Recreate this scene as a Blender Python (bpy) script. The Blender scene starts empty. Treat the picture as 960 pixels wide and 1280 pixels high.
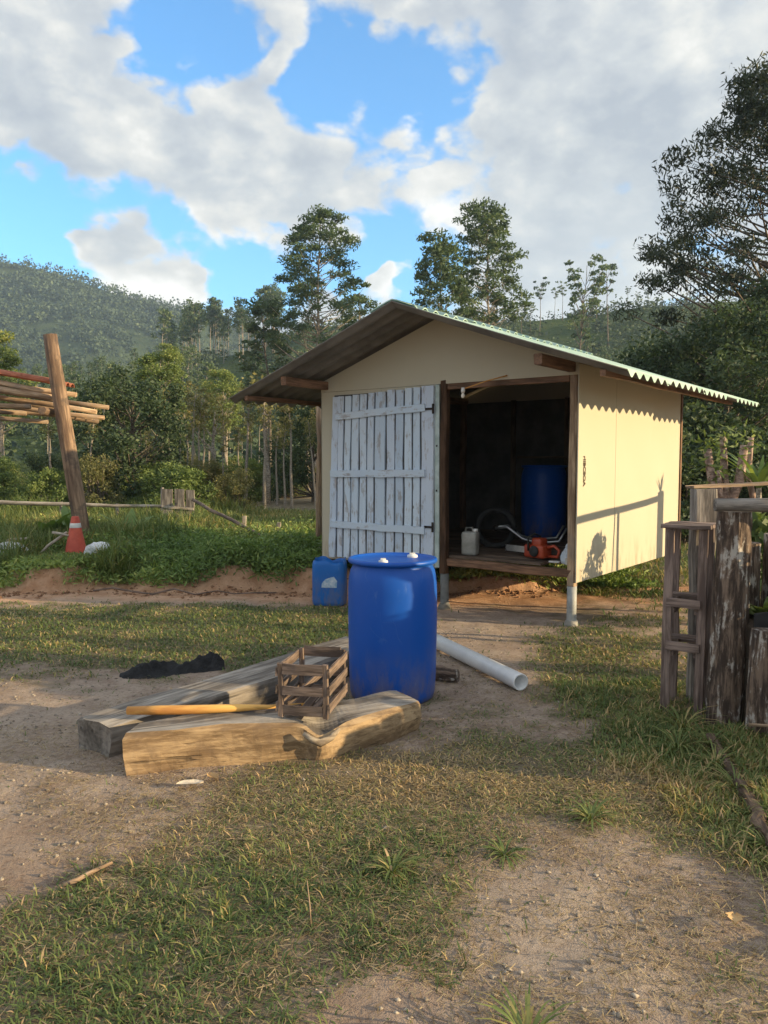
import bpy, bmesh, math, random
import numpy as np
from mathutils import Vector, Matrix

# ------------------------------------------------------------------ camera, sky, sun
scene = bpy.context.scene
col = scene.collection
R = math.radians
PITCH = math.atan(64 / 975.0)
cam_d = bpy.data.cameras.new('camera')
cam = bpy.data.objects.new('camera', cam_d)
col.objects.link(cam)
cam.location = (0, 0, 1.5)
cam.rotation_euler = (math.pi / 2 - PITCH, 0, 0)
cam_d.sensor_fit = 'VERTICAL'
cam_d.sensor_height = 36.0
cam_d.lens = 36.0 * 975 / 1280
cam_d.clip_start = 0.05
cam_d.clip_end = 6000
scene.camera = cam

SUN_EL = R(12.5)
SUN_HEAD = R(104.0)                     # clockwise from +Y
SUN = Vector((math.sin(SUN_HEAD) * math.cos(SUN_EL), math.cos(SUN_HEAD) * math.cos(SUN_EL), math.sin(SUN_EL)))
SUN_STRENGTH = 3.9
SKY_STRENGTH = 0.15
EXPOSURE = 1.42
HAZE = 0.00042

scene.view_settings.view_transform = 'Standard'
scene.view_settings.look = 'None'
scene.view_settings.gamma = 1.0
scene.view_settings.use_curve_mapping = False
scene.view_settings.exposure = EXPOSURE
scene.cycles.use_denoising = True
scene.cycles.max_bounces = 8
scene.cycles.transparent_max_bounces = 8
scene.cycles.volume_bounces = 1
scene.cycles.use_adaptive_sampling = True


class NT:
    """small helper round a node tree"""
    def __init__(s, tree):
        s.t = tree
        s.n = tree.nodes
        s.l = tree.links

    def node(s, typ, **kw):
        n = s.n.new(typ)
        for k, v in kw.items():
            setattr(n, k, v)
        return n

    def put(s, sock, v):
        if v is None:
            return
        if hasattr(v, 'is_output') or isinstance(v, bpy.types.NodeSocket):
            s.l.new(v, sock)
        else:
            if isinstance(v, (tuple, list)) and hasattr(sock.default_value, '__len__'):
                n = len(sock.default_value)
                v = tuple(v) + (1.0,) * (n - len(v)) if len(v) < n else tuple(v)[:n]
            sock.default_value = v

    def m(s, op, a, b=None, c=None, clamp=False):
        n = s.node('ShaderNodeMath', operation=op, use_clamp=clamp)
        s.put(n.inputs[0], a); s.put(n.inputs[1], b); s.put(n.inputs[2], c)
        return n.outputs[0]

    def v(s, op, a, b=None):
        n = s.node('ShaderNodeVectorMath', operation=op)
        s.put(n.inputs[0], a); s.put(n.inputs[1], b)
        return n.outputs['Value'] if op in ('DOT_PRODUCT', 'LENGTH', 'DISTANCE') else n.outputs[0]

    def mix(s, f, a, b, blend='MIX'):
        n = s.node('ShaderNodeMix', data_type='RGBA', blend_type=blend)
        s.put(n.inputs[0], f); s.put(n.inputs[6], a); s.put(n.inputs[7], b)
        return n.outputs[2]

    def noise(s, vec, scale=5.0, detail=4.0, rough=0.55, dist=0.0, out=0):
        n = s.node('ShaderNodeTexNoise')
        s.put(n.inputs['Vector'], vec); s.put(n.inputs['Scale'], scale); s.put(n.inputs['Detail'], detail)
        s.put(n.inputs['Roughness'], rough); s.put(n.inputs['Distortion'], dist)
        return n.outputs[out]

    def ss(s, x, lo, hi):
        n = s.node('ShaderNodeMapRange', interpolation_type='SMOOTHSTEP')
        s.put(n.inputs[0], x); s.put(n.inputs[1], lo); s.put(n.inputs[2], hi)
        return n.outputs[0]

    def lin(s, x, lo, hi, a=0.0, b=1.0):
        n = s.node('ShaderNodeMapRange')
        s.put(n.inputs[0], x); s.put(n.inputs[1], lo); s.put(n.inputs[2], hi); s.put(n.inputs[3], a); s.put(n.inputs[4], b)
        return n.outputs[0]

    def ramp(s, f, stops):
        n = s.node('ShaderNodeValToRGB')
        e = n.color_ramp.elements
        while len(e) < len(stops):
            e.new(0.5)
        for i, (p, c) in enumerate(stops):
            e[i].position = p
            e[i].color = tuple(c) + (1.0,) if len(c) == 3 else c
        s.put(n.inputs[0], f)
        return n.outputs[0]

    def bump(s, h, strength=0.3, dist=0.01):
        n = s.node('ShaderNodeBump')
        s.put(n.inputs['Strength'], strength); s.put(n.inputs['Distance'], dist); s.put(n.inputs['Height'], h)
        return n.outputs[0]


def build_world():
    w = bpy.data.worlds.new('World')
    scene.world = w
    w.use_nodes = True
    t = NT(w.node_tree)
    t.n.clear()
    sky = t.node('ShaderNodeTexSky', sky_type='NISHITA')
    sky.sun_disc = False
    sky.sun_elevation = SUN_EL
    sky.sun_rotation = SUN_HEAD
    sky.altitude = 700
    sky.air_density = 1.0
    sky.dust_density = 0.6
    sky.ozone_density = 2.0
    tc = t.node('ShaderNodeTexCoord')
    d = t.v('NORMALIZE', tc.outputs['Generated'])
    sep = t.node('ShaderNodeSeparateXYZ'); t.put(sep.inputs[0], d)
    x, y, z = sep.outputs
    deg = 180 / math.pi
    az = t.m('MULTIPLY', t.m('ARCTAN2', x, y), deg)
    el = t.m('MULTIPLY', t.m('ARCSINE', z), deg)
    ae = t.node('ShaderNodeCombineXYZ'); t.put(ae.inputs[0], az); t.put(ae.inputs[1], el)
    # the break in the cloud cover and the single cumulus heads: azimuth, elevation, radii (deg), weight
    blobs = [(-14.8, 27.5, 3.6, 3.0, -1.3), (-11.0, 26.5, 2.2, 2.0, -.6), (-3.0, 26.2, 4.6, 3.2, -1.5), (2.2, 23.2, 4.2, 3.0, -1.2), (-5.5, 23.8, 1.6, 2.4, -.6),
             (7.8, 26.5, 3.4, 2.6, -.55), (-25.5, 15.6, 7.0, 3.2, -1.6), (-14.8, 15.6, 2.4, 1.4, -.6), (-11.0, 12.0, 4.6, 2.2, -1.3), (-20, 18, 2.5, 1.5, -.5),
             (0.3, 14.2, 4.6, 2.7, -1.7), (-22.0, 12.0, 3.6, 2.2, -1.1), (-14.0, 22.9, 2.0, .9, -.5),
             (-15.8, 11.3, 3.0, 1.35, 1.9), (-18.6, 14.6, 1.9, 1.9, 1.5), (0.6, 12.9, 1.0, 1.0, 2.2),
             (-14.0, 20.9, 4.6, 2.4, .8), (-9.0, 18.9, 3.8, 2.4, .8), (-25, 27, 4.5, 5.5, .6), (-7.9, 26.2, 2.4, 2.2, .6), (17, 24, 11, 9, .45), (6, 30, 8, 2.2, .6)]

    def body(az_el):
        acc = 1.10
        for a, e, ra, re, wgt in blobs:
            q = t.v('MULTIPLY', t.v('SUBTRACT', az_el, (a, e, 0)), (1 / ra, 1 / re, 0))
            g = t.m('POWER', 0.4, t.v('DOT_PRODUCT', q, q))
            acc = t.m('MULTIPLY_ADD', g, wgt, acc)
        return acc

    def billow(vec):
        vo = t.node('ShaderNodeTexVoronoi', feature='F1'); t.put(vo.inputs['Vector'], t.v('ADD', vec, t.v('MULTIPLY', warp.outputs['Color'], (.16, .16, .16))))
        vo.inputs['Scale'].default_value = 15.0; vo.inputs['Detail'].default_value = 1.5; vo.inputs['Roughness'].default_value = .5
        return t.m('MULTIPLY', t.m('SUBTRACT', .42, vo.outputs['Distance']), .38)

    st = t.v('MULTIPLY', d, (1, 1, 1.5))
    warp = t.node('ShaderNodeTexNoise'); t.put(warp.inputs['Vector'], st); t.put(warp.inputs['Scale'], 9.0); t.put(warp.inputs['Detail'], 4.0)
    wv = t.v('MULTIPLY', t.v('SUBTRACT', warp.outputs['Color'], (.5, .5, .5)), (8.5, 6.0, 0))
    cov = body(t.v('ADD', ae.outputs[0], wv))
    bl_ = billow(st)
    n1 = t.noise(st, 7.0, 8.0, .60)
    n2 = t.noise(t.v('ADD', st, tuple(.03 * c for c in (SUN.x, SUN.y * .3, .9))), 7.0, 5.0, .56)
    dens = t.m('MULTIPLY_ADD', t.m('SUBTRACT', t.m('ADD', n1, bl_), .5), 2.5, cov)
    alpha = t.ss(dens, -.02, .62)
    # light on the clouds: sun side and tops bright, bases grey
    lit = t.m('MULTIPLY_ADD', t.m('SUBTRACT', n1, n2), 2.0, t.m('MULTIPLY_ADD', bl_, .9, .50))
    big = t.noise(st, 3.0, 3.0, .5)
    lit = t.m('MULTIPLY_ADD', t.m('SUBTRACT', big, .5), 1.9, lit)
    edge = t.ss(dens, 1.0, .3)
    lit = t.m('MULTIPLY_ADD', edge, .20, lit)
    # the lowest bank and the small heads stand free in the sun
    q = t.v('MULTIPLY', t.v('SUBTRACT', ae.outputs[0], (-15.6, 10.9, 0)), (1 / 4.6, 1 / 1.9, 0))
    lit = t.m('MULTIPLY_ADD', t.m('POWER', .4, t.v('DOT_PRODUCT', q, q)), .75, lit)
    q = t.v('MULTIPLY', t.v('SUBTRACT', ae.outputs[0], (.6, 12.9, 0)), (1 / 1.8, 1 / 1.6, 0))
    lit = t.m('MULTIPLY_ADD', t.m('POWER', .4, t.v('DOT_PRODUCT', q, q)), .6, lit)
    lit = t.m('MAXIMUM', t.m('MINIMUM', lit, 1.0), 0.0)
    ccol = t.ramp(lit, [(0.0, (.185, .205, .235)), (.36, (.25, .265, .28)), (.66, (.335, .335, .325)), (1.0, (.46, .45, .43))])
    # distant haze low over the hills on the sun's side
    low = t.m('MULTIPLY', t.ss(el, 22, 4), t.ss(az, -12, 16))
    ccol = t.mix(t.m('MULTIPLY', low, .6), ccol, (.305, .33, .355))
    blue = t.mix(1.0, sky.outputs[0], (.47, .84, 1.04), 'MULTIPLY')
    skyc = t.v('SCALE', blue)
    t.n[-1].inputs['Scale'].default_value = SKY_STRENGTH
    final = t.mix(alpha, skyc, ccol)
    bg = t.node('ShaderNodeBackground'); t.put(bg.inputs[0], final); bg.inputs[1].default_value = 1.0
    out = t.node('ShaderNodeOutputWorld'); t.l.new(bg.outputs[0], out.inputs[0])
    w.cycles.sampling_method = 'MANUAL'
    w.cycles.sample_map_resolution = 512


build_world()
sun_d = bpy.data.lights.new('sun', 'SUN')
sun_d.energy = SUN_STRENGTH
sun_d.angle = R(0.6)
sun_d.color = (1.0, .77, .44)
sun = bpy.data.objects.new('sun', sun_d)
col.objects.link(sun)
sun.rotation_euler = (-SUN).to_track_quat('-Z', 'Y').to_euler()
sun.location = (20, -5, 20)

# ------------------------------------------------------------------ helpers
rng = np.random.default_rng(7)
random.seed(7)


def tag(o, label=None, cat=None, group=None, kind=None):
    for k, v in (('label', label), ('category', cat), ('group', group), ('kind', kind)):
        if v:
            o[k] = v
    return o


def empty(name, loc=(0, 0, 0), rz=0.0, label=None, cat=None, group=None):
    o = bpy.data.objects.new(name, None)
    col.objects.link(o)
    o.location = loc
    o.rotation_euler = (0, 0, rz)
    o.empty_display_size = .1
    return tag(o, label, cat, group)


def link(name, me, mats=None, parent=None, M=None, smooth=False):
    if mats is not None and not len(me.materials):
        for mm in (mats if isinstance(mats, (list, tuple)) else [mats]):
            me.materials.append(mm)
    if smooth:
        me.polygons.foreach_set('use_smooth', [True] * len(me.polygons))
    o = bpy.data.objects.new(name, me)
    col.objects.link(o)
    if parent is not None:
        o.parent = parent
    if M is not None:
        o.matrix_basis = M
    return o


def pymesh(name, V, F, mi=None):
    me = bpy.data.meshes.new(name)
    me.from_pydata([tuple(v) for v in V], [], F)
    if mi is not None:
        me.polygons.foreach_set('material_index', mi)
    me.update()
    return me


def npmesh(name, V, loops, sizes, tint=None):
    """fast mesh from arrays: V (n,3), loops flat, sizes per face"""
    me = bpy.data.meshes.new(name)
    V = np.asarray(V, np.float32); loops = np.asarray(loops, np.int32); sizes = np.asarray(sizes, np.int32)
    me.vertices.add(len(V)); me.vertices.foreach_set('co', V.ravel())
    me.loops.add(len(loops)); me.loops.foreach_set('vertex_index', loops)
    me.polygons.add(len(sizes))
    me.polygons.foreach_set('loop_start', np.concatenate([[0], np.cumsum(sizes)[:-1]]).astype(np.int32))
    me.polygons.foreach_set('loop_total', sizes)
    me.update(calc_edges=True)
    if tint is not None:
        a = me.attributes.new('tint', 'FLOAT', 'FACE')
        a.data.foreach_set('value', np.asarray(tint, np.float32))
    return me


def frame(p0, p1, up=(0, 0, 1)):
    p0 = Vector(p0); x = (Vector(p1) - p0).normalized(); up = Vector(up)
    if abs(x.dot(up)) > .98:
        up = Vector((0, 1, 0)) if abs(x.y) < .9 else Vector((1, 0, 0))
    y = up.cross(x).normalized(); z = x.cross(y)
    M = Matrix((x, y, z)).transposed().to_4x4(); M.translation = p0
    return M


def beam_mesh(L, w, h, n=3, ch=.18, jit=.0, seed=0, taper=1.0):
    """a sawn or rough member: length on +X, centred on Y and Z, chamfered, uneven"""
    r = np.random.default_rng(seed + int(L * 977) + int(w * 7919))
    c = ch * min(w, h)
    sec = np.array([(-w / 2 + c, -h / 2), (w / 2 - c, -h / 2), (w / 2, -h / 2 + c), (w / 2, h / 2 - c), (w / 2 - c, h / 2), (-w / 2 + c, h / 2), (-w / 2, h / 2 - c), (-w / 2, -h / 2 + c)])
    V = []; F = []
    for i in range(n + 1):
        s = 1 + (taper - 1) * i / n
        o = r.normal(0, jit, 2) * (1.0 if 0 < i < n else .4)
        for (a, b) in sec:
            e = r.normal(0, jit * .5, 2)
            V.append((L * i / n + (r.normal(0, jit * .8) if jit else 0), a * s + o[0] + e[0], b * s + o[1] + e[1]))
    for i in range(n):
        for k in range(8):
            a = i * 8 + k; b = i * 8 + (k + 1) % 8
            F.append((a, b, b + 8, a + 8))
    F.append(tuple(range(7, -1, -1))); F.append(tuple(n * 8 + k for k in range(8)))
    return pymesh('member', V, F)


def beam(name, p0, p1, w, h, mat, parent=None, n=3, ch=.15, jit=.002, up=(0, 0, 1), seed=0, taper=1.0):
    L = (Vector(p1) - Vector(p0)).length
    return link(name, beam_mesh(L, w, h, n, ch, jit, seed, taper), mat, parent, frame(p0, p1, up))


def tube_arrays(path, radii, seg=8, jit=0.0, r=None, cap=True):
    path = np.asarray(path, float); n = len(path)
    radii = np.broadcast_to(np.asarray(radii, float), (n,))
    V = []; F = []
    T = np.gradient(path, axis=0); T /= np.linalg.norm(T, axis=1)[:, None] + 1e-12
    ref = np.array([0.31, 0.17, .93]) if abs(T[0][2]) < .8 else np.array([1., .1, 0])
    for i in range(n):
        u = np.cross(ref, T[i]); u /= np.linalg.norm(u) + 1e-12; w = np.cross(T[i], u)
        for k in range(seg):
            a = 2 * math.pi * k / seg
            rr = radii[i] * (1 + (r.normal(0, jit) if (r is not None and jit) else 0))
            V.append(path[i] + rr * (math.cos(a) * u + math.sin(a) * w))
    for i in range(n - 1):
        for k in range(seg):
            a = i * seg + k; b = i * seg + (k + 1) % seg
            F.append((a, b, b + seg, a + seg))
    if cap:
        F.append(tuple(range(seg - 1, -1, -1))); F.append(tuple((n - 1) * seg + k for k in range(seg)))
    return V, F


def tube(name, path, radii, mat, parent=None, seg=10, jit=0.0, seed=1, smooth=True):
    """round member along a world path; local X is its length so that grain follows it"""
    path = [Vector(p) for p in path]
    M = frame(path[0], path[-1]); Mi = M.inverted()
    V, F = tube_arrays([tuple(Mi @ p) for p in path], radii, seg, jit, np.random.default_rng(seed))
    me = pymesh('round', V, F)
    if smooth:
        me.polygons.foreach_set('use_smooth', [len(f) == 4 for f in F])
    return link(name, me, mat, parent, M)


def bark_tube(name, path, radii, mat, parent=None, seed=1, seg=36, rows=26, amp=.16):
    path = [Vector(p) for p in path]
    M = frame(path[0], path[-1]); Mi = M.inverted()
    P = np.array([tuple(Mi @ p) for p in path]); tt = np.linspace(0, 1, len(P)); tr = np.linspace(0, 1, rows)
    C = np.stack([np.interp(tr, tt, P[:, k]) for k in range(3)], 1); rad = np.interp(tr, tt, np.broadcast_to(radii, (len(P),)))
    A = np.arange(seg) * 2 * math.pi / seg
    L = np.linalg.norm(P[-1] - P[0])
    ca, sa = np.cos(A)[None], np.sin(A)[None]; lz = (tr * L)[:, None]
    n = vnoise(ca * 3.2 + lz * .9 + seed * 7.1, sa * 3.2 + lz * 1.1, seed) * .5 + vnoise(ca * 7 + lz * 3.1 + seed, sa * 7 - lz * 2.3, seed + 3) * .35 + vnoise(A[None] * 6 + lz * 1.5, lz * 9, seed + 5) * .25
    rr = rad[:, None] * (1 + amp * (n - .55) * 2)
    V = np.stack([np.broadcast_to(C[:, :1], rr.shape), C[:, 1:2] + rr * ca, C[:, 2:3] + rr * sa], -1).reshape(-1, 3)
    F = [(i * seg + k, i * seg + (k + 1) % seg, (i + 1) * seg + (k + 1) % seg, (i + 1) * seg + k) for i in range(rows - 1) for k in range(seg)]
    F += [tuple(range(seg - 1, -1, -1)), tuple((rows - 1) * seg + k for k in range(seg))]
    me = pymesh('bark', V, F)
    return link(name, me, mat, parent, M)


def bentpath(p0, p1, n, amp, seed=0):
    r = np.random.default_rng(seed)
    p0 = np.array(p0, float); p1 = np.array(p1, float)
    P = [p0 + (p1 - p0) * i / n for i in range(n + 1)]
    for i in range(1, n):
        P[i] = P[i] + r.normal(0, amp, 3)
    return P


def box_mesh(sx, sy, sz, bev=.004, seg=1):
    bm = bmesh.new()
    bmesh.ops.create_cube(bm, size=1)
    for v in bm.verts:
        v.co = Vector((v.co.x * sx, v.co.y * sy, v.co.z * sz))
    if bev:
        bmesh.ops.bevel(bm, geom=bm.edges[:], offset=bev, segments=seg, affect='EDGES', profile=.6)
    me = bpy.data.meshes.new('block'); bm.to_mesh(me); bm.free()
    return me


def box(name, c, s, mat, parent=None, bev=.004, rz=0, seg=1, smooth=False):
    M = Matrix.Translation(c) @ Matrix.Rotation(rz, 4, 'Z')
    return link(name, box_mesh(*s, bev, seg), mat, parent, M, smooth)


def lathe(name, prof, mat, parent=None, seg=40, loc=(0, 0, 0), smooth=True, M=None):
    V = []; F = []
    n = len(prof)
    for (r, z) in prof:
        for k in range(seg):
            a = 2 * math.pi * k / seg
            V.append((r * math.cos(a), r * math.sin(a), z))
    for i in range(n - 1):
        for k in range(seg):
            a = i * seg + k; b = i * seg + (k + 1) % seg
            F.append((a, b, b + seg, a + seg))
    me = pymesh('turned', V, F)
    bm = bmesh.new(); bm.from_mesh(me); bmesh.ops.remove_doubles(bm, verts=bm.verts, dist=1e-5); bmesh.ops.recalc_face_normals(bm, faces=bm.faces); bm.to_mesh(me); bm.free()
    return link(name, me, mat, parent, M if M is not None else Matrix.Translation(loc), smooth)


# lattice noise for the terrain
def _h(ix, iy, s):
    n = (ix * 374761393 + iy * 668265263 + s * 1442695041) & 0xffffffff
    n = ((n ^ (n >> 13)) * 1274126177) & 0xffffffff
    return ((n ^ (n >> 16)) & 0xffff) / 65535.0


def vnoise(x, y, s=0):
    x = np.asarray(x, float); y = np.asarray(y, float)
    ix = np.floor(x).astype(np.int64); iy = np.floor(y).astype(np.int64)
    fx = x - ix; fy = y - iy
    fx = fx * fx * (3 - 2 * fx); fy = fy * fy * (3 - 2 * fy)
    a = _h(ix, iy, s); b = _h(ix + 1, iy, s); c = _h(ix, iy + 1, s); d = _h(ix + 1, iy + 1, s)
    return (a * (1 - fx) + b * fx) * (1 - fy) + (c * (1 - fx) + d * fx) * fy


def fbm(x, y, s=0, o=4):
    t = 0; a = 1; n = 0
    for i in range(o):
        t = t + a * vnoise(np.asarray(x) * 2 ** i, np.asarray(y) * 2 ** i, s + i * 17); n += a; a *= .5
    return t / n


def sstep(x, a, b):
    t = np.clip((np.asarray(x, float) - a) / (b - a), 0, 1)
    return t * t * (3 - 2 * t)


# ------------------------------------------------------------------ materials
def new_mat(name):
    m = bpy.data.materials.new(name)
    m.use_nodes = True
    t = NT(m.node_tree)
    b = t.n['Principled BSDF']
    return m, t, b


def wood(name, dark, light, grain=14, rough=.8, bump=.35, patch=None, patch_amt=.0, vary=.25):
    m, t, b = new_mat(name)
    tc = t.node('ShaderNodeTexCoord'); oi = t.node('ShaderNodeObjectInfo')
    o = t.v('ADD', tc.outputs['Object'], t.v('MULTIPLY', (1, 1, 1), t.m('MULTIPLY', oi.outputs['Random'], 37.0)))
    g = t.noise(t.v('MULTIPLY', o, (.07, 1, 1)), grain * 5, 5, .65, .3)
    g2 = t.noise(t.v('MULTIPLY', o, (.25, 1, 1)), grain, 3, .5)
    f = t.m('MULTIPLY_ADD', t.m('SUBTRACT', g2, .5), .9, g)
    c = t.mix(t.ss(f, .3, .72), dark, light)
    if patch:
        p = t.noise(o, 5.0, 5, .6)
        c = t.mix(t.m('MULTIPLY', t.ss(p, .5, .64), patch_amt), c, patch)
    c = t.mix(1.0, c, t.ramp(oi.outputs['Random'], [(0, (1 - vary,) * 3), (1, (1 + vary * .5, 1 + vary * .45, 1 + vary * .4))]), 'MULTIPLY')
    crack = t.ss(t.noise(t.v('MULTIPLY', o, (.03, 1, 1)), grain * 3.2, 2, .5), .33, .26)
    c = t.mix(t.m('MULTIPLY', crack, .6), c, tuple(.35 * k for k in dark))
    t.put(b.inputs['Base Color'], c); t.put(b.inputs['Roughness'], rough)
    t.put(b.inputs['Normal'], t.bump(t.m('SUBTRACT', g, t.m('MULTIPLY', crack, .8)), bump, .006))
    return m


W_GREY = wood('weathered_grey_wood', (.10, .085, .075), (.36, .32, .28), 12, .85, .6)
W_TIMBER = wood('hewn_timber', (.16, .12, .085), (.46, .38, .28), 8, .85, .7, (.33, .31, .29), .75, .1)
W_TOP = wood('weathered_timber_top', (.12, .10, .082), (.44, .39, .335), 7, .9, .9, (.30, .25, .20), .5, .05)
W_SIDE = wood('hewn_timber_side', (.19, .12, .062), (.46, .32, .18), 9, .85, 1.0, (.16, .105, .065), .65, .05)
W_SIDESHADE = wood('shaded_grey_timber_side', (.10, .085, .07), (.27, .235, .20), 7, .9, .7, (.07, .06, .05), .5, .05)  # rear timber's side; the shade on it is put into this darker grey
W_CRATE = wood('old_crate_wood', (.085, .058, .044), (.25, .18, .14), 16, .85, .5)
W_BROWN = wood('brown_frame_wood', (.10, .052, .028), (.26, .14, .08), 14, .75, .4)
W_TAN = wood('tan_pole_wood', (.22, .14, .085), (.52, .37, .24), 10, .8, .45, (.24, .20, .17), .5)
W_POLE = wood('round_post_wood', (.14, .085, .055), (.42, .28, .18), 7, .85, .7, (.10, .075, .06), .7)
W_PEELED = wood('peeled_branch_wood', (.50, .22, .05), (.78, .45, .12), 7, .6, .2, (.32, .13, .04), .6)
W_RACK = wood('grey_brown_rack_wood', (.13, .09, .075), (.34, .25, .21), 14, .85, .4)
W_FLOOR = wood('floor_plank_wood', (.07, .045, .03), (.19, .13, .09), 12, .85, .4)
W_SILVER = wood('silver_rail_wood', (.25, .21, .17), (.55, .48, .40), 12, .8, .3)


def painted_boards():
    m, t, b = new_mat('worn_white_paint')
    tc = t.node('ShaderNodeTexCoord'); oi = t.node('ShaderNodeObjectInfo')
    o = t.v('ADD', tc.outputs['Object'], t.v('MULTIPLY', (1, 1, 1), t.m('MULTIPLY', oi.outputs['Random'], 53.0)))
    g = t.noise(t.v('MULTIPLY', o, (.08, 1, 1)), 60, 5, .65)
    p = t.noise(t.v('MULTIPLY', o, (.45, 1, 1)), 13, 6, .68)
    hue = t.noise(o, 1.6, 2, .5)
    paint = t.mix(hue, (.50, .63, .77), (.66, .72, .78))
    paint = t.mix(1.0, paint, t.ramp(oi.outputs['Random'], [(0, (.80, .82, .86)), (.5, (1, 1, 1)), (1, (.93, .90, .92))]), 'MULTIPLY')
    bare = t.mix(g, (.17, .14, .13), (.40, .36, .34))
    c = t.mix(t.m('MULTIPLY', t.ss(t.m('MULTIPLY_ADD', t.m('SUBTRACT', g, .5), .55, p), .52, .68), .8), paint, bare)
    kn = t.node('ShaderNodeTexVoronoi'); t.put(kn.inputs['Vector'], t.v('MULTIPLY', o, (1, 2, 2))); kn.inputs['Scale'].default_value = 3.6
    c = t.mix(t.m('MULTIPLY', t.ss(kn.outputs['Distance'], .085, .04), .75), c, (.15, .10, .08))
    t.put(b.inputs['Base Color'], c); t.put(b.inputs['Roughness'], .7)
    t.put(b.inputs['Normal'], t.bump(g, .25, .004))
    return m


M_DOOR = painted_boards()


def panel_mat():
    m, t, b = new_mat('cream_cement_board')
    tc = t.node('ShaderNodeTexCoord')
    o = tc.outputs['Object']
    big = t.noise(o, 1.3, 4, .6)
    streak = t.noise(t.v('MULTIPLY', o, (14, 14, .25)), 3.0, 4, .6)
    fine = t.noise(o, 60, 3, .6)
    c = t.mix(big, (.48, .435, .325), (.53, .485, .375))
    c = t.mix(t.m('MULTIPLY', t.ss(streak, .45, .8), .09), c, (.42, .36, .26))
    sep = t.node('ShaderNodeSeparateXYZ'); t.put(sep.inputs[0], t.node('ShaderNodeNewGeometry').outputs['Position'])
    low = t.m('MULTIPLY', t.ss(sep.outputs[2], .80, .40), t.ss(t.noise(t.v('MULTIPLY', o, (3, 3, .8)), 4, 4, .6), .42, .68))
    c = t.mix(t.m('MULTIPLY', low, .55), c, (.27, .19, .12))
    t.put(b.inputs['Base Color'], c); t.put(b.inputs['Roughness'], .82)
    t.put(b.inputs['Normal'], t.bump(t.m('MULTIPLY_ADD', fine, .25, big), .25, .01))
    return m


M_PANEL = panel_mat()


def simple(name, c1, c2, scale=6, rough=.6, bump=.1, metal=0.0, bscale=40, dist=.004):
    m, t, b = new_mat(name)
    tc = t.node('ShaderNodeTexCoord'); oi = t.node('ShaderNodeObjectInfo')
    o = t.v('ADD', tc.outputs['Object'], t.v('MULTIPLY', (1, 1, 1), t.m('MULTIPLY', oi.outputs['Random'], 19.0)))
    n = t.noise(o, scale, 5, .62)
    t.put(b.inputs['Base Color'], t.mix(t.ss(n, .32, .68), c1, c2))
    t.put(b.inputs['Roughness'], rough); b.inputs['Metallic'].default_value = metal
    t.put(b.inputs['Normal'], t.bump(t.noise(o, bscale, 4, .6), bump, dist))
    return m


M_ROOF = simple('pale_green_roof_sheet', (.32, .48, .40), (.50, .63, .55), 3.0, .75, .25)
M_SHADE_LINING = simple('shade_dark_board_back', (.060, .056, .054), (.11, .10, .095), 4.0, .9, .2)  # dark tone carries the shade inside the shed and behind the door gaps
M_CEMENT = simple('grey_cement_underside', (.13, .12, .108), (.21, .195, .175), 3.0, .9, .3)
M_PVC = simple('white_pvc', (.66, .66, .66), (.78, .78, .77), 5, .35, .05)
M_PVCDIRT = simple('dirty_white_pvc', (.20, .21, .21), (.38, .39, .38), 7, .6, .15)
M_CONC = simple('rough_concrete', (.20, .19, .17), (.36, .34, .30), 9, .9, .5)
M_BLACK = simple('black_plastic_sheet', (.010, .010, .011), (.025, .025, .026), 8, .45, .3)
M_IRON = simple('dark_iron', (.015, .013, .012), (.05, .035, .03), 20, .7, .3, .6)
M_ORANGE = simple('orange_red_plastic', (.30, .035, .014), (.42, .065, .022), 8, .4, .05)
M_CONE = simple('faded_red_cone_rubber', (.42, .055, .03), (.56, .10, .055), 7, .6, .15)
M_WHITEBAND = simple('white_band', (.60, .58, .55), (.76, .75, .72), 9, .6, .05)
M_SACK = simple('white_sack', (.55, .56, .57), (.78, .79, .80), 7, .6, .5, 0, 18, .02)
M_JERRY = simple('grey_white_plastic_can', (.20, .20, .18), (.34, .33, .30), 6, .5, .1)
M_TILE = simple('red_clay_tile', (.28, .085, .045), (.46, .16, .085), 9, .85, .3)
M_RUBBER = simple('black_rubber', (.012, .012, .012), (.03, .03, .03), 10, .8, .2)
M_STEEL = simple('dull_steel_tube', (.35, .35, .35), (.55, .55, .55), 9, .35, .05, .8)
M_ASH = simple('black_char', (.006, .006, .007), (.022, .022, .024), 14, .9, .9, 0, 60, .02)
M_STONE = simple('field_stone', (.16, .125, .095), (.42, .36, .29), 6, .9, .6, 0, 14, .02)
M_SOIL = simple('dark_bed_soil', (.035, .024, .017), (.085, .058, .038), 12, .95, .9, 0, 30, .03)
M_GREENTRIM = simple('pale_green_trim', (.34, .42, .40), (.52, .60, .58), 9, .7, .2)
M_INK = simple('brown_black_ink', (.035, .02, .012), (.06, .035, .02), 30, .8, .0)
M_BULB = simple('frosted_bulb', (.75, .70, .60), (.85, .80, .70), 5, .3, .0)
M_BAG = simple('crumpled_plastic_bag', (.40, .46, .52), (.66, .70, .74), 7, .35, .4, 0, 20, .02)
M_CARD = simple('card_box', (.45, .43, .38), (.60, .58, .52), 7, .8, .1)


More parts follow.
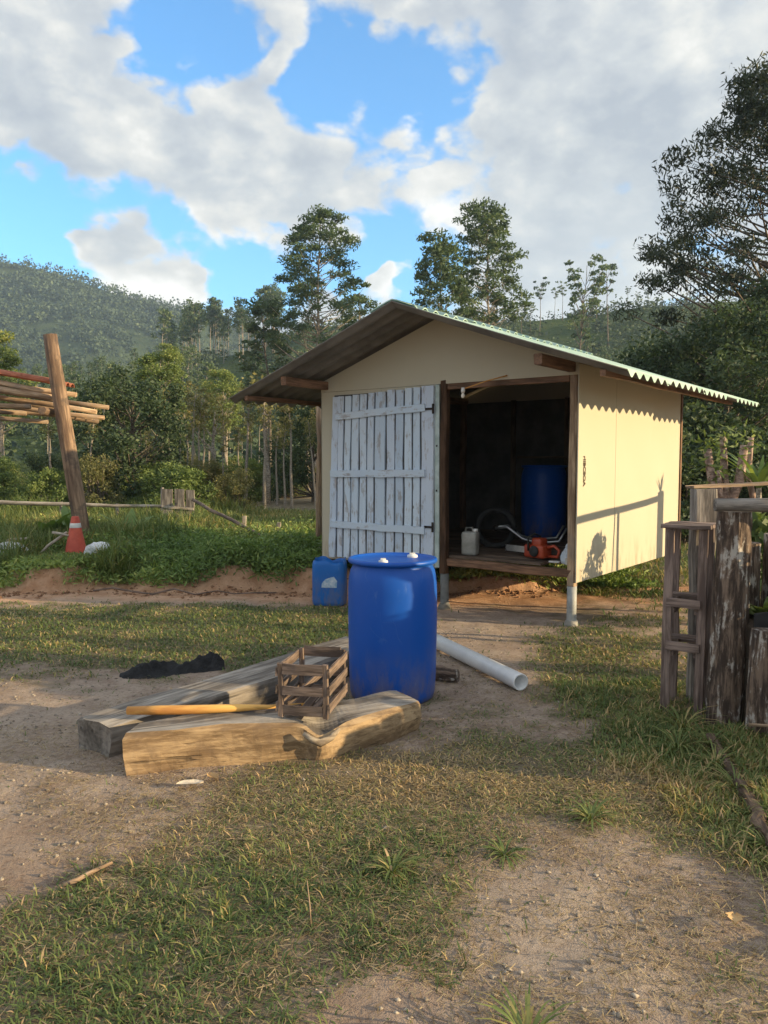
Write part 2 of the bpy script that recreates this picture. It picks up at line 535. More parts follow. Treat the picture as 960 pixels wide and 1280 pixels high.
def drum_mat(name, c1, c2):
    m, t, b = new_mat(name)
    tc = t.node('ShaderNodeTexCoord'); o = tc.outputs['Object']
    n = t.noise(o, 3.0, 5, .6)
    sc = t.noise(t.v('MULTIPLY', o, (1, 1, .35)), 14, 6, .7)
    scr = t.node('ShaderNodeTexVoronoi', feature='DISTANCE_TO_EDGE'); t.put(scr.inputs['Vector'], t.v('ADD', t.v('MULTIPLY', o, (1, 1, .3)), t.v('MULTIPLY', t.noise(o, 3, 2, .5, 0, 1), (.5, .5, .5)))); scr.inputs['Scale'].default_value = 4.0
    line = t.m('MULTIPLY', t.ss(scr.outputs[0], .010, .003), t.ss(t.noise(o, 4.0, 2, .5), .55, .62))
    c = t.mix(n, c1, c2)
    sep = t.node('ShaderNodeSeparateXYZ'); t.put(sep.inputs[0], o)
    dirt = t.m('MULTIPLY', t.ss(sep.outputs[2], .42, .0), t.ss(sc, .36, .60))
    c = t.mix(t.m('MULTIPLY', dirt, .55), c, (.20, .15, .10))
    c = t.mix(t.m('MULTIPLY', t.ss(sc, .60, .72), .18), c, (.25, .36, .52))
    c = t.mix(t.m('MULTIPLY', line, .10), c, (.20, .32, .52))
    t.put(b.inputs['Base Color'], c)
    t.put(b.inputs['Roughness'], t.lin(sc, .3, .7, .33, .50))
    b.inputs['Specular IOR Level'].default_value = .35
    t.put(b.inputs['Normal'], t.bump(t.noise(o, 9, 3, .5), .12, .01))
    return m


M_BLUE = drum_mat('blue_drum_plastic', (.004, .072, .38), (.006, .095, .46))
M_BLUE2 = drum_mat('light_blue_can_plastic', (.006, .11, .42), (.010, .15, .50))


def bark_mat(name, dark, light, lichen, amt):
    m, t, b = new_mat(name)
    tc = t.node('ShaderNodeTexCoord'); oi = t.node('ShaderNodeObjectInfo')
    o = t.v('ADD', tc.outputs['Object'], t.v('MULTIPLY', (1, 1, 1), t.m('MULTIPLY', oi.outputs['Random'], 31.0)))
    g = t.noise(t.v('MULTIPLY', o, (.16, 1, 1)), 34, 6, .68, .4)
    p = t.noise(t.v('MULTIPLY', o, (.6, 1, 1)), 13, 5, .65)
    c = t.mix(t.ss(g, .40, .62), dark, light)
    c = t.mix(t.m('MULTIPLY', t.ss(t.m('MULTIPLY_ADD', t.m('SUBTRACT', g, .5), .6, p), .53, .63), amt), c, lichen)
    t.put(b.inputs['Base Color'], c); t.put(b.inputs['Roughness'], .9)
    t.put(b.inputs['Normal'], t.bump(g, .9, .015))
    return m


M_BARK = bark_mat('rough_bark', (.050, .032, .023), (.23, .16, .115), (.50, .46, .41), .85)
M_TRUNK = bark_mat('pale_tree_trunk', (.16, .13, .10), (.42, .36, .29), (.50, .47, .42), .5)
M_TRUNKD = bark_mat('dark_tree_trunk', (.06, .045, .035), (.20, .16, .12), (.30, .27, .22), .4)


def leaf_mat(name, stops, rough=.6, trans=.28):
    m, t, b = new_mat(name)
    at = t.node('ShaderNodeAttribute', attribute_name='tint')
    oi = t.node('ShaderNodeObjectInfo')
    f = t.m('ADD', at.outputs['Fac'], t.m('MULTIPLY_ADD', oi.outputs['Random'], .24, -.12))
    c = t.ramp(f, stops)
    t.put(b.inputs['Base Color'], c); b.inputs['Roughness'].default_value = rough
    b.inputs['Specular IOR Level'].default_value = .3
    tr = t.node('ShaderNodeBsdfTranslucent'); t.put(tr.inputs[0], t.mix(1.0, c, (1.25, 1.3, .6), 'MULTIPLY'))
    mx = t.node('ShaderNodeMixShader'); mx.inputs[0].default_value = trans
    t.l.new(b.outputs[0], mx.inputs[1]); t.l.new(tr.outputs[0], mx.inputs[2])
    t.l.new(mx.outputs[0], t.n['Material Output'].inputs[0])
    return m


L_EUC = leaf_mat('eucalyptus_leaves', [(0, (0.047, 0.079, 0.049)), (.45, (0.096, 0.145, 0.075)), (.8, (0.167, 0.213, 0.103)), (1, (0.271, 0.274, 0.141))])
L_DARK = leaf_mat('dark_broad_leaves', [(0, (0.030, 0.051, 0.031)), (.5, (0.070, 0.107, 0.055)), (.85, (0.141, 0.175, 0.086)), (1, (0.250, 0.258, 0.139))])
L_DROOP = leaf_mat('drooping_tree_leaves', [(0, (.018, .030, .022)), (.5, (.042, .060, .036)), (.85, (.080, .10, .055)), (1, (.13, .14, .08))], .5, .2)  # darker than the other leaves: the backlit silhouette is put into the colour
L_BRIGHT = leaf_mat('bright_shrub_leaves', [(0, (0.064, 0.097, 0.037)), (.5, (0.160, 0.219, 0.070)), (.85, (0.299, 0.332, 0.112)), (1, (0.512, 0.437, 0.164))])
L_OLIVE = leaf_mat('olive_scrub_leaves', [(0, (0.086, 0.091, 0.043)), (.5, (0.194, 0.192, 0.080)), (.8, (0.330, 0.273, 0.108)), (1, (0.524, 0.309, 0.125))])
L_GRASS = leaf_mat('grass_blades', [(0, (0.067, 0.103, 0.037)), (.35, (0.123, 0.174, 0.055)), (.62, (0.206, 0.234, 0.078)), (.8, (0.396, 0.302, 0.128)), (1, (0.594, 0.408, 0.223))], .65, .22)
L_WEED = leaf_mat('weed_leaves', [(0, (0.077, 0.133, 0.049)), (.5, (0.170, 0.257, 0.077)), (.85, (0.338, 0.400, 0.121)), (1, (0.564, 0.489, 0.168))], .6, .25)
L_DRY = leaf_mat('dry_straw', [(0, (.16, .11, .06)), (.5, (.30, .22, .12)), (1, (.46, .36, .21))], .8, .1)
L_FAR = leaf_mat('far_forest_leaves', [(0, (0.030, 0.052, 0.038)), (.5, (0.060, 0.092, 0.053)), (1, (0.115, 0.150, 0.073))], .7, .1)


def ground_mat():
    m, t, b = new_mat('earth_and_turf')
    at = t.node('ShaderNodeAttribute', attribute_name='cover')
    sep = t.node('ShaderNodeSeparateColor'); t.put(sep.inputs[0], at.outputs['Color'])
    gr, og, sa = sep.outputs[0], sep.outputs[1], sep.outputs[2]
    geo = t.node('ShaderNodeNewGeometry'); p = geo.outputs['Position']
    n0 = t.noise(p, .9, 4, .6); n1 = t.noise(p, 5, 6, .66); n2 = t.noise(p, 38, 6, .7); n3 = t.noise(p, 150, 3, .6)
    soil = t.mix(t.ss(n1, .3, .7), (.35, .255, .20), (.55, .43, .345))
    soil = t.mix(t.m('MULTIPLY', t.ss(n2, .5, .72), .5), soil, (.52, .42, .32))
    soil = t.mix(t.m('MULTIPLY', t.ss(n2, .47, .33), .7), soil, (.19, .135, .10))
    soil = t.mix(t.m('MULTIPLY', t.ss(n0, .48, .62), .35), soil, (.31, .20, .135))
    sand = t.mix(t.ss(n2, .3, .7), (.46, .365, .285), (.66, .54, .43))
    soil = t.mix(t.m('MULTIPLY', sa, t.lin(n1, .3, .7, .45, .85)), soil, sand)
    orange = t.mix(t.ss(n1, .3, .7), (.54, .29, .165), (.76, .48, .31))
    soil = t.mix(og, soil, orange)
    turf = t.mix(t.ss(n2, .32, .68), (.050, .058, .022), (.125, .125, .045))
    turf = t.mix(t.m('MULTIPLY', t.ss(n0, .5, .65), .5), turf, (.20, .165, .075))
    f = t.ss(t.m('MULTIPLY_ADD', t.m('SUBTRACT', n2, .5), .9, gr), .32, .72)
    c = t.mix(t.m('MULTIPLY', f, .6), soil, turf)
    c = t.mix(t.m('MULTIPLY', t.ss(n3, .66, .74), .5), c, (.50, .45, .38))
    t.put(b.inputs['Base Color'], c); b.inputs['Roughness'].default_value = .95
    b.inputs['Specular IOR Level'].default_value = .1
    soilb = t.m('ADD', t.m('MULTIPLY_ADD', n2, .6, t.m('MULTIPLY', n3, .3)), t.m('MULTIPLY', n1, .5))
    t.put(b.inputs['Normal'], t.bump(soilb, 1.0, .045))
    return m


M_GROUND = ground_mat()


def hill_mat(name, a, b2, c2):
    m, t, b = new_mat(name)
    geo = t.node('ShaderNodeNewGeometry'); p = geo.outputs['Position']
    n = t.noise(p, .035, 6, .65); n2 = t.noise(p, .4, 5, .7)
    c = t.mix(t.ss(n, .35, .65), a, b2)
    c = t.mix(t.m('MULTIPLY', t.ss(n2, .45, .7), .6), c, c2)
    t.put(b.inputs['Base Color'], c); b.inputs['Roughness'].default_value = 1.0
    b.inputs['Specular IOR Level'].default_value = 0.0
    t.put(b.inputs['Normal'], t.bump(n2, 1.0, 1.5))
    return m


M_HILL = hill_mat('hill_pasture', (.045, .075, .03), (.075, .105, .042), (.10, .115, .05))
M_MOUNT = hill_mat('mountain_forest_floor', (.035, .055, .032), (.06, .085, .042), (.075, .085, .045))

# ------------------------------------------------------------------ terrain
def bank_edge(x):
    x = np.asarray(x, float)
    return 9.0 + .45 * (vnoise(x * .9, x * 0 + 3.3, 5) - .5) + .26 * (vnoise(x * 2.6, x * 0, 8) - .5) + .08 * (vnoise(x * 8.1, x * 0, 9) - .5) + .35 * sstep(x, 1.2, 2.6) - .25 * sstep(x, -1.6, .4)


def zg(x, y):
    x = np.asarray(x, float); y = np.asarray(y, float)
    near = np.exp(-((x / 30) ** 2 + (y / 40) ** 2))
    z = near * (.035 * (fbm(x * .8, y * .8, 2, 3) - .5) + .022 * (fbm(x * 4.5, y * 4.5, 9, 3) - .5))
    wd = .14 + .45 * sstep(vnoise(x * 1.7, x * 0 + 7.7, 6), .35, .9) + 1.6 * sstep(x, -3.9, -5.2) + 1.4 * sstep(x, 1.6, 2.6)
    hb = .27 - .13 * sstep(x, -.3, .7) - .05 * sstep(x, 1.8, 3.2) + .05 * (vnoise(x * 2.3, y * 2.3, 10) - .5)
    e = bank_edge(x)
    z = z + hb * sstep(y, e, e + wd)
    # raised garden bed on the right
    bx = 1.73 + (y - 4.05) * .20
    z = z + .045 * sstep(x, bx, bx + .06) * sstep(y, 4.3, 4.1) * sstep(y, 0, .5) * sstep(x, 6, 5)
    z = z + .020 * np.clip(y - 30, 0, 2000) * sstep(y, 30, 60) * 0
    return z


def ellip(x, y, cx, cy, rx, ry, rot=0.0):
    c, s = math.cos(rot), math.sin(rot)
    dx = x - cx; dy = y - cy
    return np.exp(-(((dx * c + dy * s) / rx) ** 2 + ((-dx * s + dy * c) / ry) ** 2))


def grass_cover(x, y):
    x = np.asarray(x, float); y = np.asarray(y, float)
    g = .40 + 0 * x
    for (cx, cy, rx, ry, w) in [(-2.6, 7.0, 2.4, .85, 1.0), (-1.1, 6.7, 1.1, .9, .8), (-.5, 7.4, .7, .6, .5), (-.35, 2.55, .75, .42, .42), (-.75, 2.1, .6, .4, .30), (0.05, 2.9, .6, .35, .25),
                                (1.6, 6.0, .75, 1.6, .40), (1.35, 5.0, .5, .6, .32), (.4, 3.7, 1.2, .55, .50), (-.55, 3.35, .45, .25, .25), (1.2, 3.4, .55, .35, .4), (2.9, 9.2, 1.4, .9, .6),
                                (1.55, 3.9, .35, .7, .35), (-.1, 3.3, .5, .3, .25), (-3.5, 5.2, .8, .5, .25), (1.72, 3.4, .3, .9, .55), (1.45, 2.6, .22, .6, .35), (-3.9, 6.4, 1.0, .6, .4),
                                (-1.5, 3.9, .75, .6, -.55), (-1.15, 3.1, .5, .35, -.28), (-2.3, 4.6, 1.0, .5, -.5), (.62, 2.35, .34, .45, -.65), (.75, 2.8, .3, .25, -.3), (1.2, 2.5, .3, .5, -.2),
                                (.75, 5.6, .45, .9, -.6), (1.0, 7.1, .8, .6, -.6), (.3, 6.6, .6, 1.2, -.45), (-.5, 4.2, .7, .35, -.2), (-2.2, 5.9, .8, .3, .3), (-3.0, 8.65, 2.2, .35, -1.1), (-1.5, 8.75, 1.2, .3, -.9), (0, 8.6, 1.6, .5, -.8),
                                (-.75, 5.3, .8, .3, -.3)]:
        g = g + w * ellip(x, y, cx, cy, rx, ry)
    g = g + .75 * (fbm(x * 1.9, y * 1.9, 31, 4) - .5) + .75 * (fbm(x * 6, y * 6, 41, 3) - .5)
    e = bank_edge(x)
    g = np.where(y > e + .25, np.maximum(g, .5 + .4 * sstep(y, e + .2, e + .8)), g)
    face = sstep(y, e - .05, e + .02) * sstep(y, e + .34, e + .22) * sstep(x, -5.0, -4.2)
    g = g - 1.2 * face
    return np.clip(g, 0, 1)


def axis(fine, lo, hi, step, far, growth=1.16):
    a = list(np.arange(lo, hi + 1e-6, step))
    s = step; v = hi
    while v < far:
        s *= growth; v += s; a.append(v)
    s = step; v = lo; b = []
    while v > -far:
        s *= growth; v -= s; b.append(v)
    return np.array(b[::-1] + a)


def build_ground():
    xs = axis(0, -4.6, 3.4, .032, 800, 1.17)
    ys = axis(0, 1.3, 10.2, .032, 800, 1.17)
    X, Y = np.meshgrid(xs, ys)
    Z = zg(X, Y)
    V = np.stack([X.ravel(), Y.ravel(), Z.ravel()], 1)
    nx = len(xs); ny = len(ys)
    i = np.arange(nx * ny).reshape(ny, nx)
    Fq = np.stack([i[:-1, :-1], i[:-1, 1:], i[1:, 1:], i[1:, :-1]], -1).reshape(-1, 4)
    me = npmesh('ground', V, Fq.ravel(), np.full(len(Fq), 4))
    g = grass_cover(X, Y)
    e = bank_edge(X)
    og = np.clip(sstep(Y, e - 1.0, e - .3) * sstep(Y, e + .6, e + .3) * sstep(X, -5.2, -4.0) * .85 + sstep(Y, e - .12, e) * sstep(Y, e + .4, e + .25) * .5 * sstep(X, -5.0, -4.2)
                 + .9 * ellip(X, Y, 1.3, 8.7, 1.8, .75), 0, 1)
    sa = np.clip(1.0 * ellip(X, Y, .62, 2.4, .42, .5) + .7 * ellip(X, Y, -1.8, 4.2, 1.3, .9) + .5 * ellip(X, Y, .9, 7.0, .7, .8) + .9 * ellip(X, Y, -2.3, 8.45, 2.2, .38) + .35 * ellip(X, Y, .8, 5.6, .5, .9), 0, 1)
    a = me.color_attributes.new('cover', 'FLOAT_COLOR', 'POINT')
    C = np.stack([g.ravel(), og.ravel(), sa.ravel(), np.ones(g.size)], 1).astype(np.float32)
    a.data.foreach_set('color', C.ravel())
    o = link('ground', me, M_GROUND, smooth=True)
    return tag(o, 'bare earth yard with patchy grass around the raised shed', kind='structure')


build_ground()


def interp(x, xs, zs):
    return np.interp(x, xs, zs)


def z_hill(x, y):
    crest = interp(x, [-400, -190, -130, -86, -43, -17, 47, 86, 200, 420], [3, 5, 10, 19, 28, 36, 39, 42, 50, 60])
    crest = crest + 3 * (fbm(x / 22, y * 0 + .5, 3, 3) - .5)
    t = np.clip((y - 62) / (205 - 62), 0, 1)
    s = t ** 1.25 * (1 - .12 * np.sin(t * math.pi))
    z = crest * s + 2.2 * (fbm(x / 16, y / 16, 14, 4) - .5) * np.clip(t * 4, 0, 1)
    z = z - .03 * np.clip(y - 215, 0, 500)
    return z + .05 - .9 * (t <= 0)


def z_mount(x, y):
    crest = interp(x, [-900, -600, -400, -290, -252, -215, -176, -110, 0, 200, 600], [120, 140, 155, 148, 141, 131, 119, 99, 76, 58, 60])
    t = np.clip((y - 330) / (600 - 330), 0, 1)
    z = crest * (t ** 1.1) + 34 * (fbm(x / 70, y / 70, 4, 4) - .5) * np.clip(t * 3, 0, 1) * np.clip((1.15 - t) * 4, 0, 1)
    z = z - 22 * np.exp(-((x + 150 - (y - 400) * .2) / 26) ** 2) * np.clip(t * 2, 0, 1) * np.clip((1 - t) * 2.5, 0, 1)
    return z - .08 * np.clip(y - 610, 0, 600) - 2.0 * (t <= 0)


def build_hill(name, zf, xs, ys, mat, label):
    X, Y = np.meshgrid(xs, ys)
    Z = zf(X, Y)
    V = np.stack([X.ravel(), Y.ravel(), Z.ravel()], 1)
    nx = len(xs); ny = len(ys)
    i = np.arange(nx * ny).reshape(ny, nx)
    Fq = np.stack([i[:-1, :-1], i[:-1, 1:], i[1:, 1:], i[1:, :-1]], -1).reshape(-1, 4)
    me = npmesh(name, V, Fq.ravel(), np.full(len(Fq), 4))
    return tag(link(name, me, mat, smooth=True), label, kind='structure')


build_hill('hillside', z_hill, np.linspace(-260, 300, 190), np.linspace(60, 330, 110), M_HILL, 'green hillside planted with tall thin trees')
build_hill('mountain', z_mount, np.linspace(-620, 520, 160), np.linspace(325, 760, 80), M_MOUNT, 'wooded mountain fading blue in the distance')


# ------------------------------------------------------------------ foliage
def leaves(C, ln, wd, r, droop=.0, tint=None, upn=.0):
    """rhombic leaves at centres C; returns arrays for npmesh"""
    n = len(C)
    d = r.normal(size=(n, 3)); d[:, 2] = d[:, 2] * .7 - droop
    d /= np.linalg.norm(d, axis=1)[:, None]
    q = r.normal(size=(n, 3)); q[:, 2] += upn
    s = np.cross(d, q); s /= np.linalg.norm(s, axis=1)[:, None] + 1e-9
    ln = np.broadcast_to(ln, (n,))[:, None] * r.uniform(.65, 1.35, (n, 1)); wd = np.broadcast_to(wd, (n,))[:, None] * r.uniform(.7, 1.3, (n, 1))
    nn = np.cross(s, d)
    V = np.stack([C - d * ln * .5, C + s * wd * .5 - d * ln * .06 + nn * wd * .12, C + d * ln * .5, C - s * wd * .5 - d * ln * .06 + nn * wd * .12], 1).reshape(-1, 3)
    if tint is None:
        tint = r.uniform(.2, .8, n)
    return V, tint


def leaf_mesh(name, V, tint):
    n = len(V) // 4
    return npmesh(name, V, np.arange(n * 4), np.full(n, 4), tint)


def merge_tubes(parts):
    V = []; F = []
    for v, f in parts:
        o = len(V); V += list(v); F += [tuple(i + o for i in q) for q in f]
    return V, F


def clump_crown(r, centers, radii, per, ln, wd, droop, flat=.7, shade=None):
    C = []; T = []
    for c, rad in zip(centers, radii):
        k = max(4, int(per * r.uniform(.7, 1.3)))
        p = r.normal(size=(k, 3)); p /= np.linalg.norm(p, axis=1)[:, None] + 1e-9
        p *= (r.uniform(0, 1, (k, 1)) ** .45)
        p[:, 2] *= flat
        C.append(np.asarray(c) + p * rad)
        T.append(np.clip(r.normal(.42, .10) + r.normal(0, .13, k), 0, 1))
    C = np.concatenate(C); T = np.concatenate(T)
    V, T = leaves(C, ln, wd, r, droop, T)
    return V, T


def tree_meshes(name, seed, H, zc0, rad_fn, nclump, clump_r, per, ln, wd, trunk_r, droop=.35, lean=0.0, limb_up=.5, seg=7, flat=.7, limb_r=.28, mat=None):
    """returns (trunk mesh, crown mesh); rad_fn(t) crown radius, t 0 at crown base 1 at top"""
    r = np.random.default_rng(seed)
    nT = 9
    tz = np.linspace(0, 1, nT)
    tp = np.stack([np.cumsum(r.normal(0, .010 * H, nT)) * tz + lean * H * tz, np.cumsum(r.normal(0, .010 * H, nT)) * tz, tz * H * .97], 1)
    tr = trunk_r * (1 - .88 * tz ** .9) + .012
    tr[0] *= 1.35
    parts = [tube_arrays(tp, tr, seg, .05, r)]
    cs = []; rs = []
    for i in range(nclump):
        t = ((i + r.uniform(.1, .9)) / nclump) ** .9
        z = zc0 + (H - zc0) * t
        ang = i * 2.39996 + r.normal(0, .5)
        rad = rad_fn(t) * (r.uniform(.35, 1.0) ** .6) * r.uniform(.75, 1.12)
        c0 = np.array([np.interp(z, tp[:, 2], tp[:, 0]), np.interp(z, tp[:, 2], tp[:, 1]), z])
        c = c0 + np.array([math.cos(ang) * rad, math.sin(ang) * rad, r.normal(0, .25 * clump_r)])
        zb = max(zc0 * .75, z - rad * limb_up - r.uniform(.0, .4))
        b = np.array([np.interp(zb, tp[:, 2], tp[:, 0]), np.interp(zb, tp[:, 2], tp[:, 1]), zb])
        mid = (b + c) / 2 + np.array([0, 0, -.08 * rad]) + r.normal(0, .05 * rad + .01, 3)
        br = np.interp(zb, tp[:, 2], tr) * limb_r * 1.3 + .006
        parts.append(tube_arrays([b, mid, c], [br, br * .7, br * .25], 4, 0, r, False))
        cs.append(c); rs.append(clump_r * r.uniform(.65, 1.25))
    V, F = merge_tubes(parts)
    tm = pymesh('trunk', V, F)
    tm.polygons.foreach_set('use_smooth', [True] * len(tm.polygons))
    V, T = clump_crown(r, cs, rs, per, ln, wd, droop, flat)
    cm = leaf_mesh('crown', V, T)
    return tm, cm


def put_tree(name, meshes, loc, mats, label, group=None, rz=0.0, sc=1.0, cat='tree'):
    root = empty(name, loc, rz, label, cat, group)
    root.scale = (sc, sc, sc); mats = mats or (None, None)
    link('trunk', meshes[0], mats[0], root)
    link('crown', meshes[1], mats[1], root)
    return root


def bush_mesh(seed, rx, ry, h, nclump, per, clump_r, ln, wd, droop=.1, open_=.0):
    r = np.random.default_rng(seed)
    cs = []; rs = []; parts = []
    for i in range(nclump):
        a = r.uniform(0, 6.283); u = r.uniform(0, 1) ** .5
        zz = r.uniform(.12, 1.0)
        k = math.sqrt(max(0.06, 1 - (zz * .93) ** 2))
        c = np.array([math.cos(a) * u * rx * k, math.sin(a) * u * ry * k, zz * h])
        cs.append(c); rs.append(clump_r * r.uniform(.6, 1.3))
        if i % 3 == 0:
            parts.append(tube_arrays([(c[0] * .15, c[1] * .15, 0), c * np.array([.6, .6, .55]) + r.normal(0, .04, 3), c], [.022 * h + .006, .014 * h + .004, .004], 4, 0, r, False))
    V, F = merge_tubes(parts)
    sm = pymesh('stems', V, F)
    V, T = clump_crown(r, cs, rs, per, ln, wd, droop, .8)
    return sm, leaf_mesh('foliage', V, T)


def put_bush(name, meshes, loc, mats, label, group=None, rz=0.0, sc=(1, 1, 1), cat='shrub'):
    root = empty(name, loc, rz, label, cat, group)
    root.scale = sc; mats = mats or (None, None)
    link('stems', meshes[0], mats[0], root)
    link('foliage', meshes[1], mats[1], root)
    return root


def atp(px, Y):                       # lateral position at depth Y of a bearing measured on site
    return (px - 480) / 975.0 * Y


# --- far forest on the mountain: one mass
def far_forest():
    r = np.random.default_rng(5)
    n = 9500
    x = r.uniform(-430, 200, n); y = r.uniform(345, 604, n) ** 1.0
    dens = fbm(x / 55, y / 55, 77, 3)
    keep = (dens > .40) | (r.uniform(0, 1, n) < .35)
    x, y = x[keep], y[keep]
    z = z_mount(x, y)
    s = r.uniform(2.6, 6.2, len(x))
    k = 30
    C = np.repeat(np.stack([x, y, z + s * .6], 1), k, 0) + r.normal(size=(len(x) * k, 3)) * np.repeat(s, k)[:, None] * np.array([.36, .36, .42])
    T = np.clip(np.repeat(r.normal(.42, .16, len(x)), k) + r.normal(0, .1, len(x) * k), 0, 1)
    V, T = leaves(C, np.repeat(s, k) * .40, np.repeat(s, k) * .28, r, 0, T)
    tag(link('mountain_forest', leaf_mesh('mountain_forest', V, T), L_FAR), 'dense forest covering the distant mountain', 'forest', kind='stuff')
    # scrub and tea-green cover on the nearer hillside
    n = 9500
    x = r.uniform(-130, 150, n); y = r.uniform(66, 214, n)
    xx = x / y
    d = fbm(x / 14, y / 14, 91, 3)
    p = .10 + .9 * sstep(d, .42, .6)
    field = sstep(xx, -.235, -.205) * sstep(xx, -.125, -.15) * sstep(y, 95, 120)
    p = p * (1 - .93 * field)
    keep = r.uniform(0, 1, n) < p
    x, y = x[keep], y[keep]; z = z_hill(x, y)
    s = r.uniform(.8, 2.3, len(x))
    k = 20
    C = np.repeat(np.stack([x, y, z + s * .7], 1), k, 0) + r.normal(size=(len(x) * k, 3)) * np.repeat(s, k)[:, None] * np.array([.55, .55, .5])
    T = np.clip(np.repeat(r.normal(.5, .28, len(x)), k) + r.normal(0, .1, len(x) * k), 0, 1)
    V, T = leaves(C, np.repeat(s, k) * .42, np.repeat(s, k) * .26, r, 0, T)
    tag(link('hillside_scrub', leaf_mesh('hillside_scrub', V, T), L_FAR), 'low green scrub covering the hillside', 'scrub', kind='stuff')


far_forest()


# --- plantation trees (shared meshes)
def eucs():
    var = []
    for s in range(5):
        H = 15.0
        tm, cm = tree_meshes('plantation', 100 + s, H, H * (.58 + .05 * (s % 3)), lambda t: 1.9 * (1 - .55 * t) + .25, 20, .85, 26, .62, .34, .16, .3, 0, .5, 5, .75)
        tm.materials.append(M_TRUNK); cm.materials.append(L_EUC)
        var.append((tm, cm))
    um = []
    for s in range(3):
        H = 13.0
        tm, cm = tree_meshes('umbrella', 150 + s, H, H * .66, lambda t: 2.3 * (.35 + .65 * t), 13, .62, 24, .5, .34, .11, .1, 0, 1.2, 5, .5, .5)
        tm.materials.append(M_TRUNKD); cm.materials.append(L_EUC)
        um.append((tm, cm))
    sp = []
    for s in range(3):
        tm, cm = tree_meshes('spindly', 170 + s, 13.0, 9.0, lambda t: 1.2 * (.4 + .6 * t), 12, .6, 40, .32, .14, .20, .2, 0, .9, 6, .6, .5)
        tm.materials.append(M_TRUNK); cm.materials.append(L_OLIVE)
        sp.append((tm, cm))
    r = np.random.default_rng(12)
    # grove along the crest of the hill
    for i in range(46):
        y = r.uniform(185, 225); px = r.uniform(205, 352)
        x = atp(px, y)
        put_tree('plantation_tree', var[i % 5], (x, y, float(z_hill(np.array([x]), np.array([y]))[0]) - .3), None,
                 'thin bare-trunked plantation tree in the grove along the hill crest', 'plantation trees along the hill crest', r.uniform(0, 6.28), r.uniform(.72, 1.12))
    # lower wood on the left flank
    for i in range(120):
        y = r.uniform(95, 185); px = r.uniform(-25, 262) if i % 4 else r.uniform(230, 420)
        x = atp(px, y)
        if -.235 < x / y < -.13 and y > 105:
            y = r.uniform(70, 95); x = atp(px, y)
        sc = r.uniform(.34, .60) * (1.0 if y > 95 else .75)
        put_tree('plantation_tree', var[(i * 3) % 5], (x, y, float(z_hill(np.array([x]), np.array([y]))[0]) - .3), None,
                 'slender plantation tree in the wood on the lower hill flank', 'plantation trees on the lower flank', r.uniform(0, 6.28), sc)
    # sparse trees on the skyline behind the roof
    for i, (px, py, Y) in enumerate([(672, 352, 190), (690, 362, 205), (700, 355, 200), (742, 345, 190), (757, 330, 175), (793, 368, 215), (822, 345, 205), (834, 350, 200), (845, 335, 210), (853, 330, 205), (862, 338, 215), (868, 332, 200), (877, 322, 208),
                                     (660, 380, 190), (735, 372, 200), (780, 384, 205), (805, 376, 200), (650, 372, 160), (890, 326, 212), (900, 340, 205)]):
        x = atp(px, Y)
        zb = float(z_hill(np.array([x]), np.array([Y]))[0])
        ztop = 1.5 + (576 - py) / 975 * Y
        sc = max(.45, (ztop - zb) / 13.0)
        put_tree('skyline_tree', um[i % 3], (x, Y, zb - .2), None, 'spindly tufted tree standing on the ridge behind the shed roof', 'spindly trees on the ridge behind the roof', r.uniform(0, 6.28), sc)
    # trees of the belt behind the fence on the left
    for i in range(18):
        y = r.uniform(26, 58); px = r.uniform(110, 410) if i > 5 else r.uniform(-40, 110)
        x = atp(px, y)
        sc = (1.5 + (576 - r.uniform(490, 545)) / 975 * y) / 15.0
        put_tree('belt_tree', var[(i * 2 + 1) % 5], (x, y, 0), None, 'thin pale-trunked tree in the belt behind the bamboo fence', 'thin trees in the belt behind the fence', r.uniform(0, 6.28), sc * r.uniform(.9, 1.15))


    for i in range(26):
        y = r.uniform(17, 30); px = r.uniform(225, 405) if i % 4 else r.uniform(60, 225)
        sc = (1.5 + (576 - r.uniform(475, 545)) / 975 * y) / 13.0
        put_tree('spindly_tree', sp[i % 3], (atp(px, y), y, 0), None, 'spindly pale trunk with a thin tuft in the scrub left of the shed', 'spindly trunks in the scrub left of the shed', r.uniform(0, 6.28), sc)
    for i in range(16):
        y = r.uniform(75, 150); px = r.uniform(615, 800)
        x = atp(px, y)
        put_tree('slope_tree', var[i % 5], (x, y, float(z_hill(np.array([x]), np.array([y]))[0]) - .2), None, 'small tree on the green slope seen above the shed roof', 'small trees on the slope above the roof', r.uniform(0, 6.28), r.uniform(.25, .45))


eucs()

# --- individual trees
tA = tree_meshes('tall', 1, 20.3, 10.0, lambda t: 4.3 * (1 - t) ** .65 * (.75 + .6 * t) + .6, 135, .85, 85, .34, .11, .20, .5, .0, .5, 8, .42)
put_tree('tall_eucalyptus', tA, (atp(396, 60), 60, -.1), (M_TRUNK, L_EUC), 'tallest open-crowned eucalyptus rising left of the roof ridge')
tA2 = tree_meshes('mid', 2, 15.4, 8.5, lambda t: 1.6 * (1 - t * .7) + .3, 30, .65, 60, .34, .14, .14, .4, flat=.45)
put_tree('young_eucalyptus', tA2, (atp(449, 63), 63, -.1), (M_TRUNK, L_EUC), 'narrow young eucalyptus close to the roof peak beside the tallest eucalyptus')
tA3 = tree_meshes('low', 3, 14.0, 6.5, lambda t: 2.3 * (1 - t * .7) + .3, 40, .75, 70, .36, .16, .16, .3, flat=.5)
put_tree('dark_tree', tA3, (atp(338, 62), 62, -.1), (M_TRUNKD, L_DARK), 'dark dense tree at the left foot of the tallest eucalyptus')
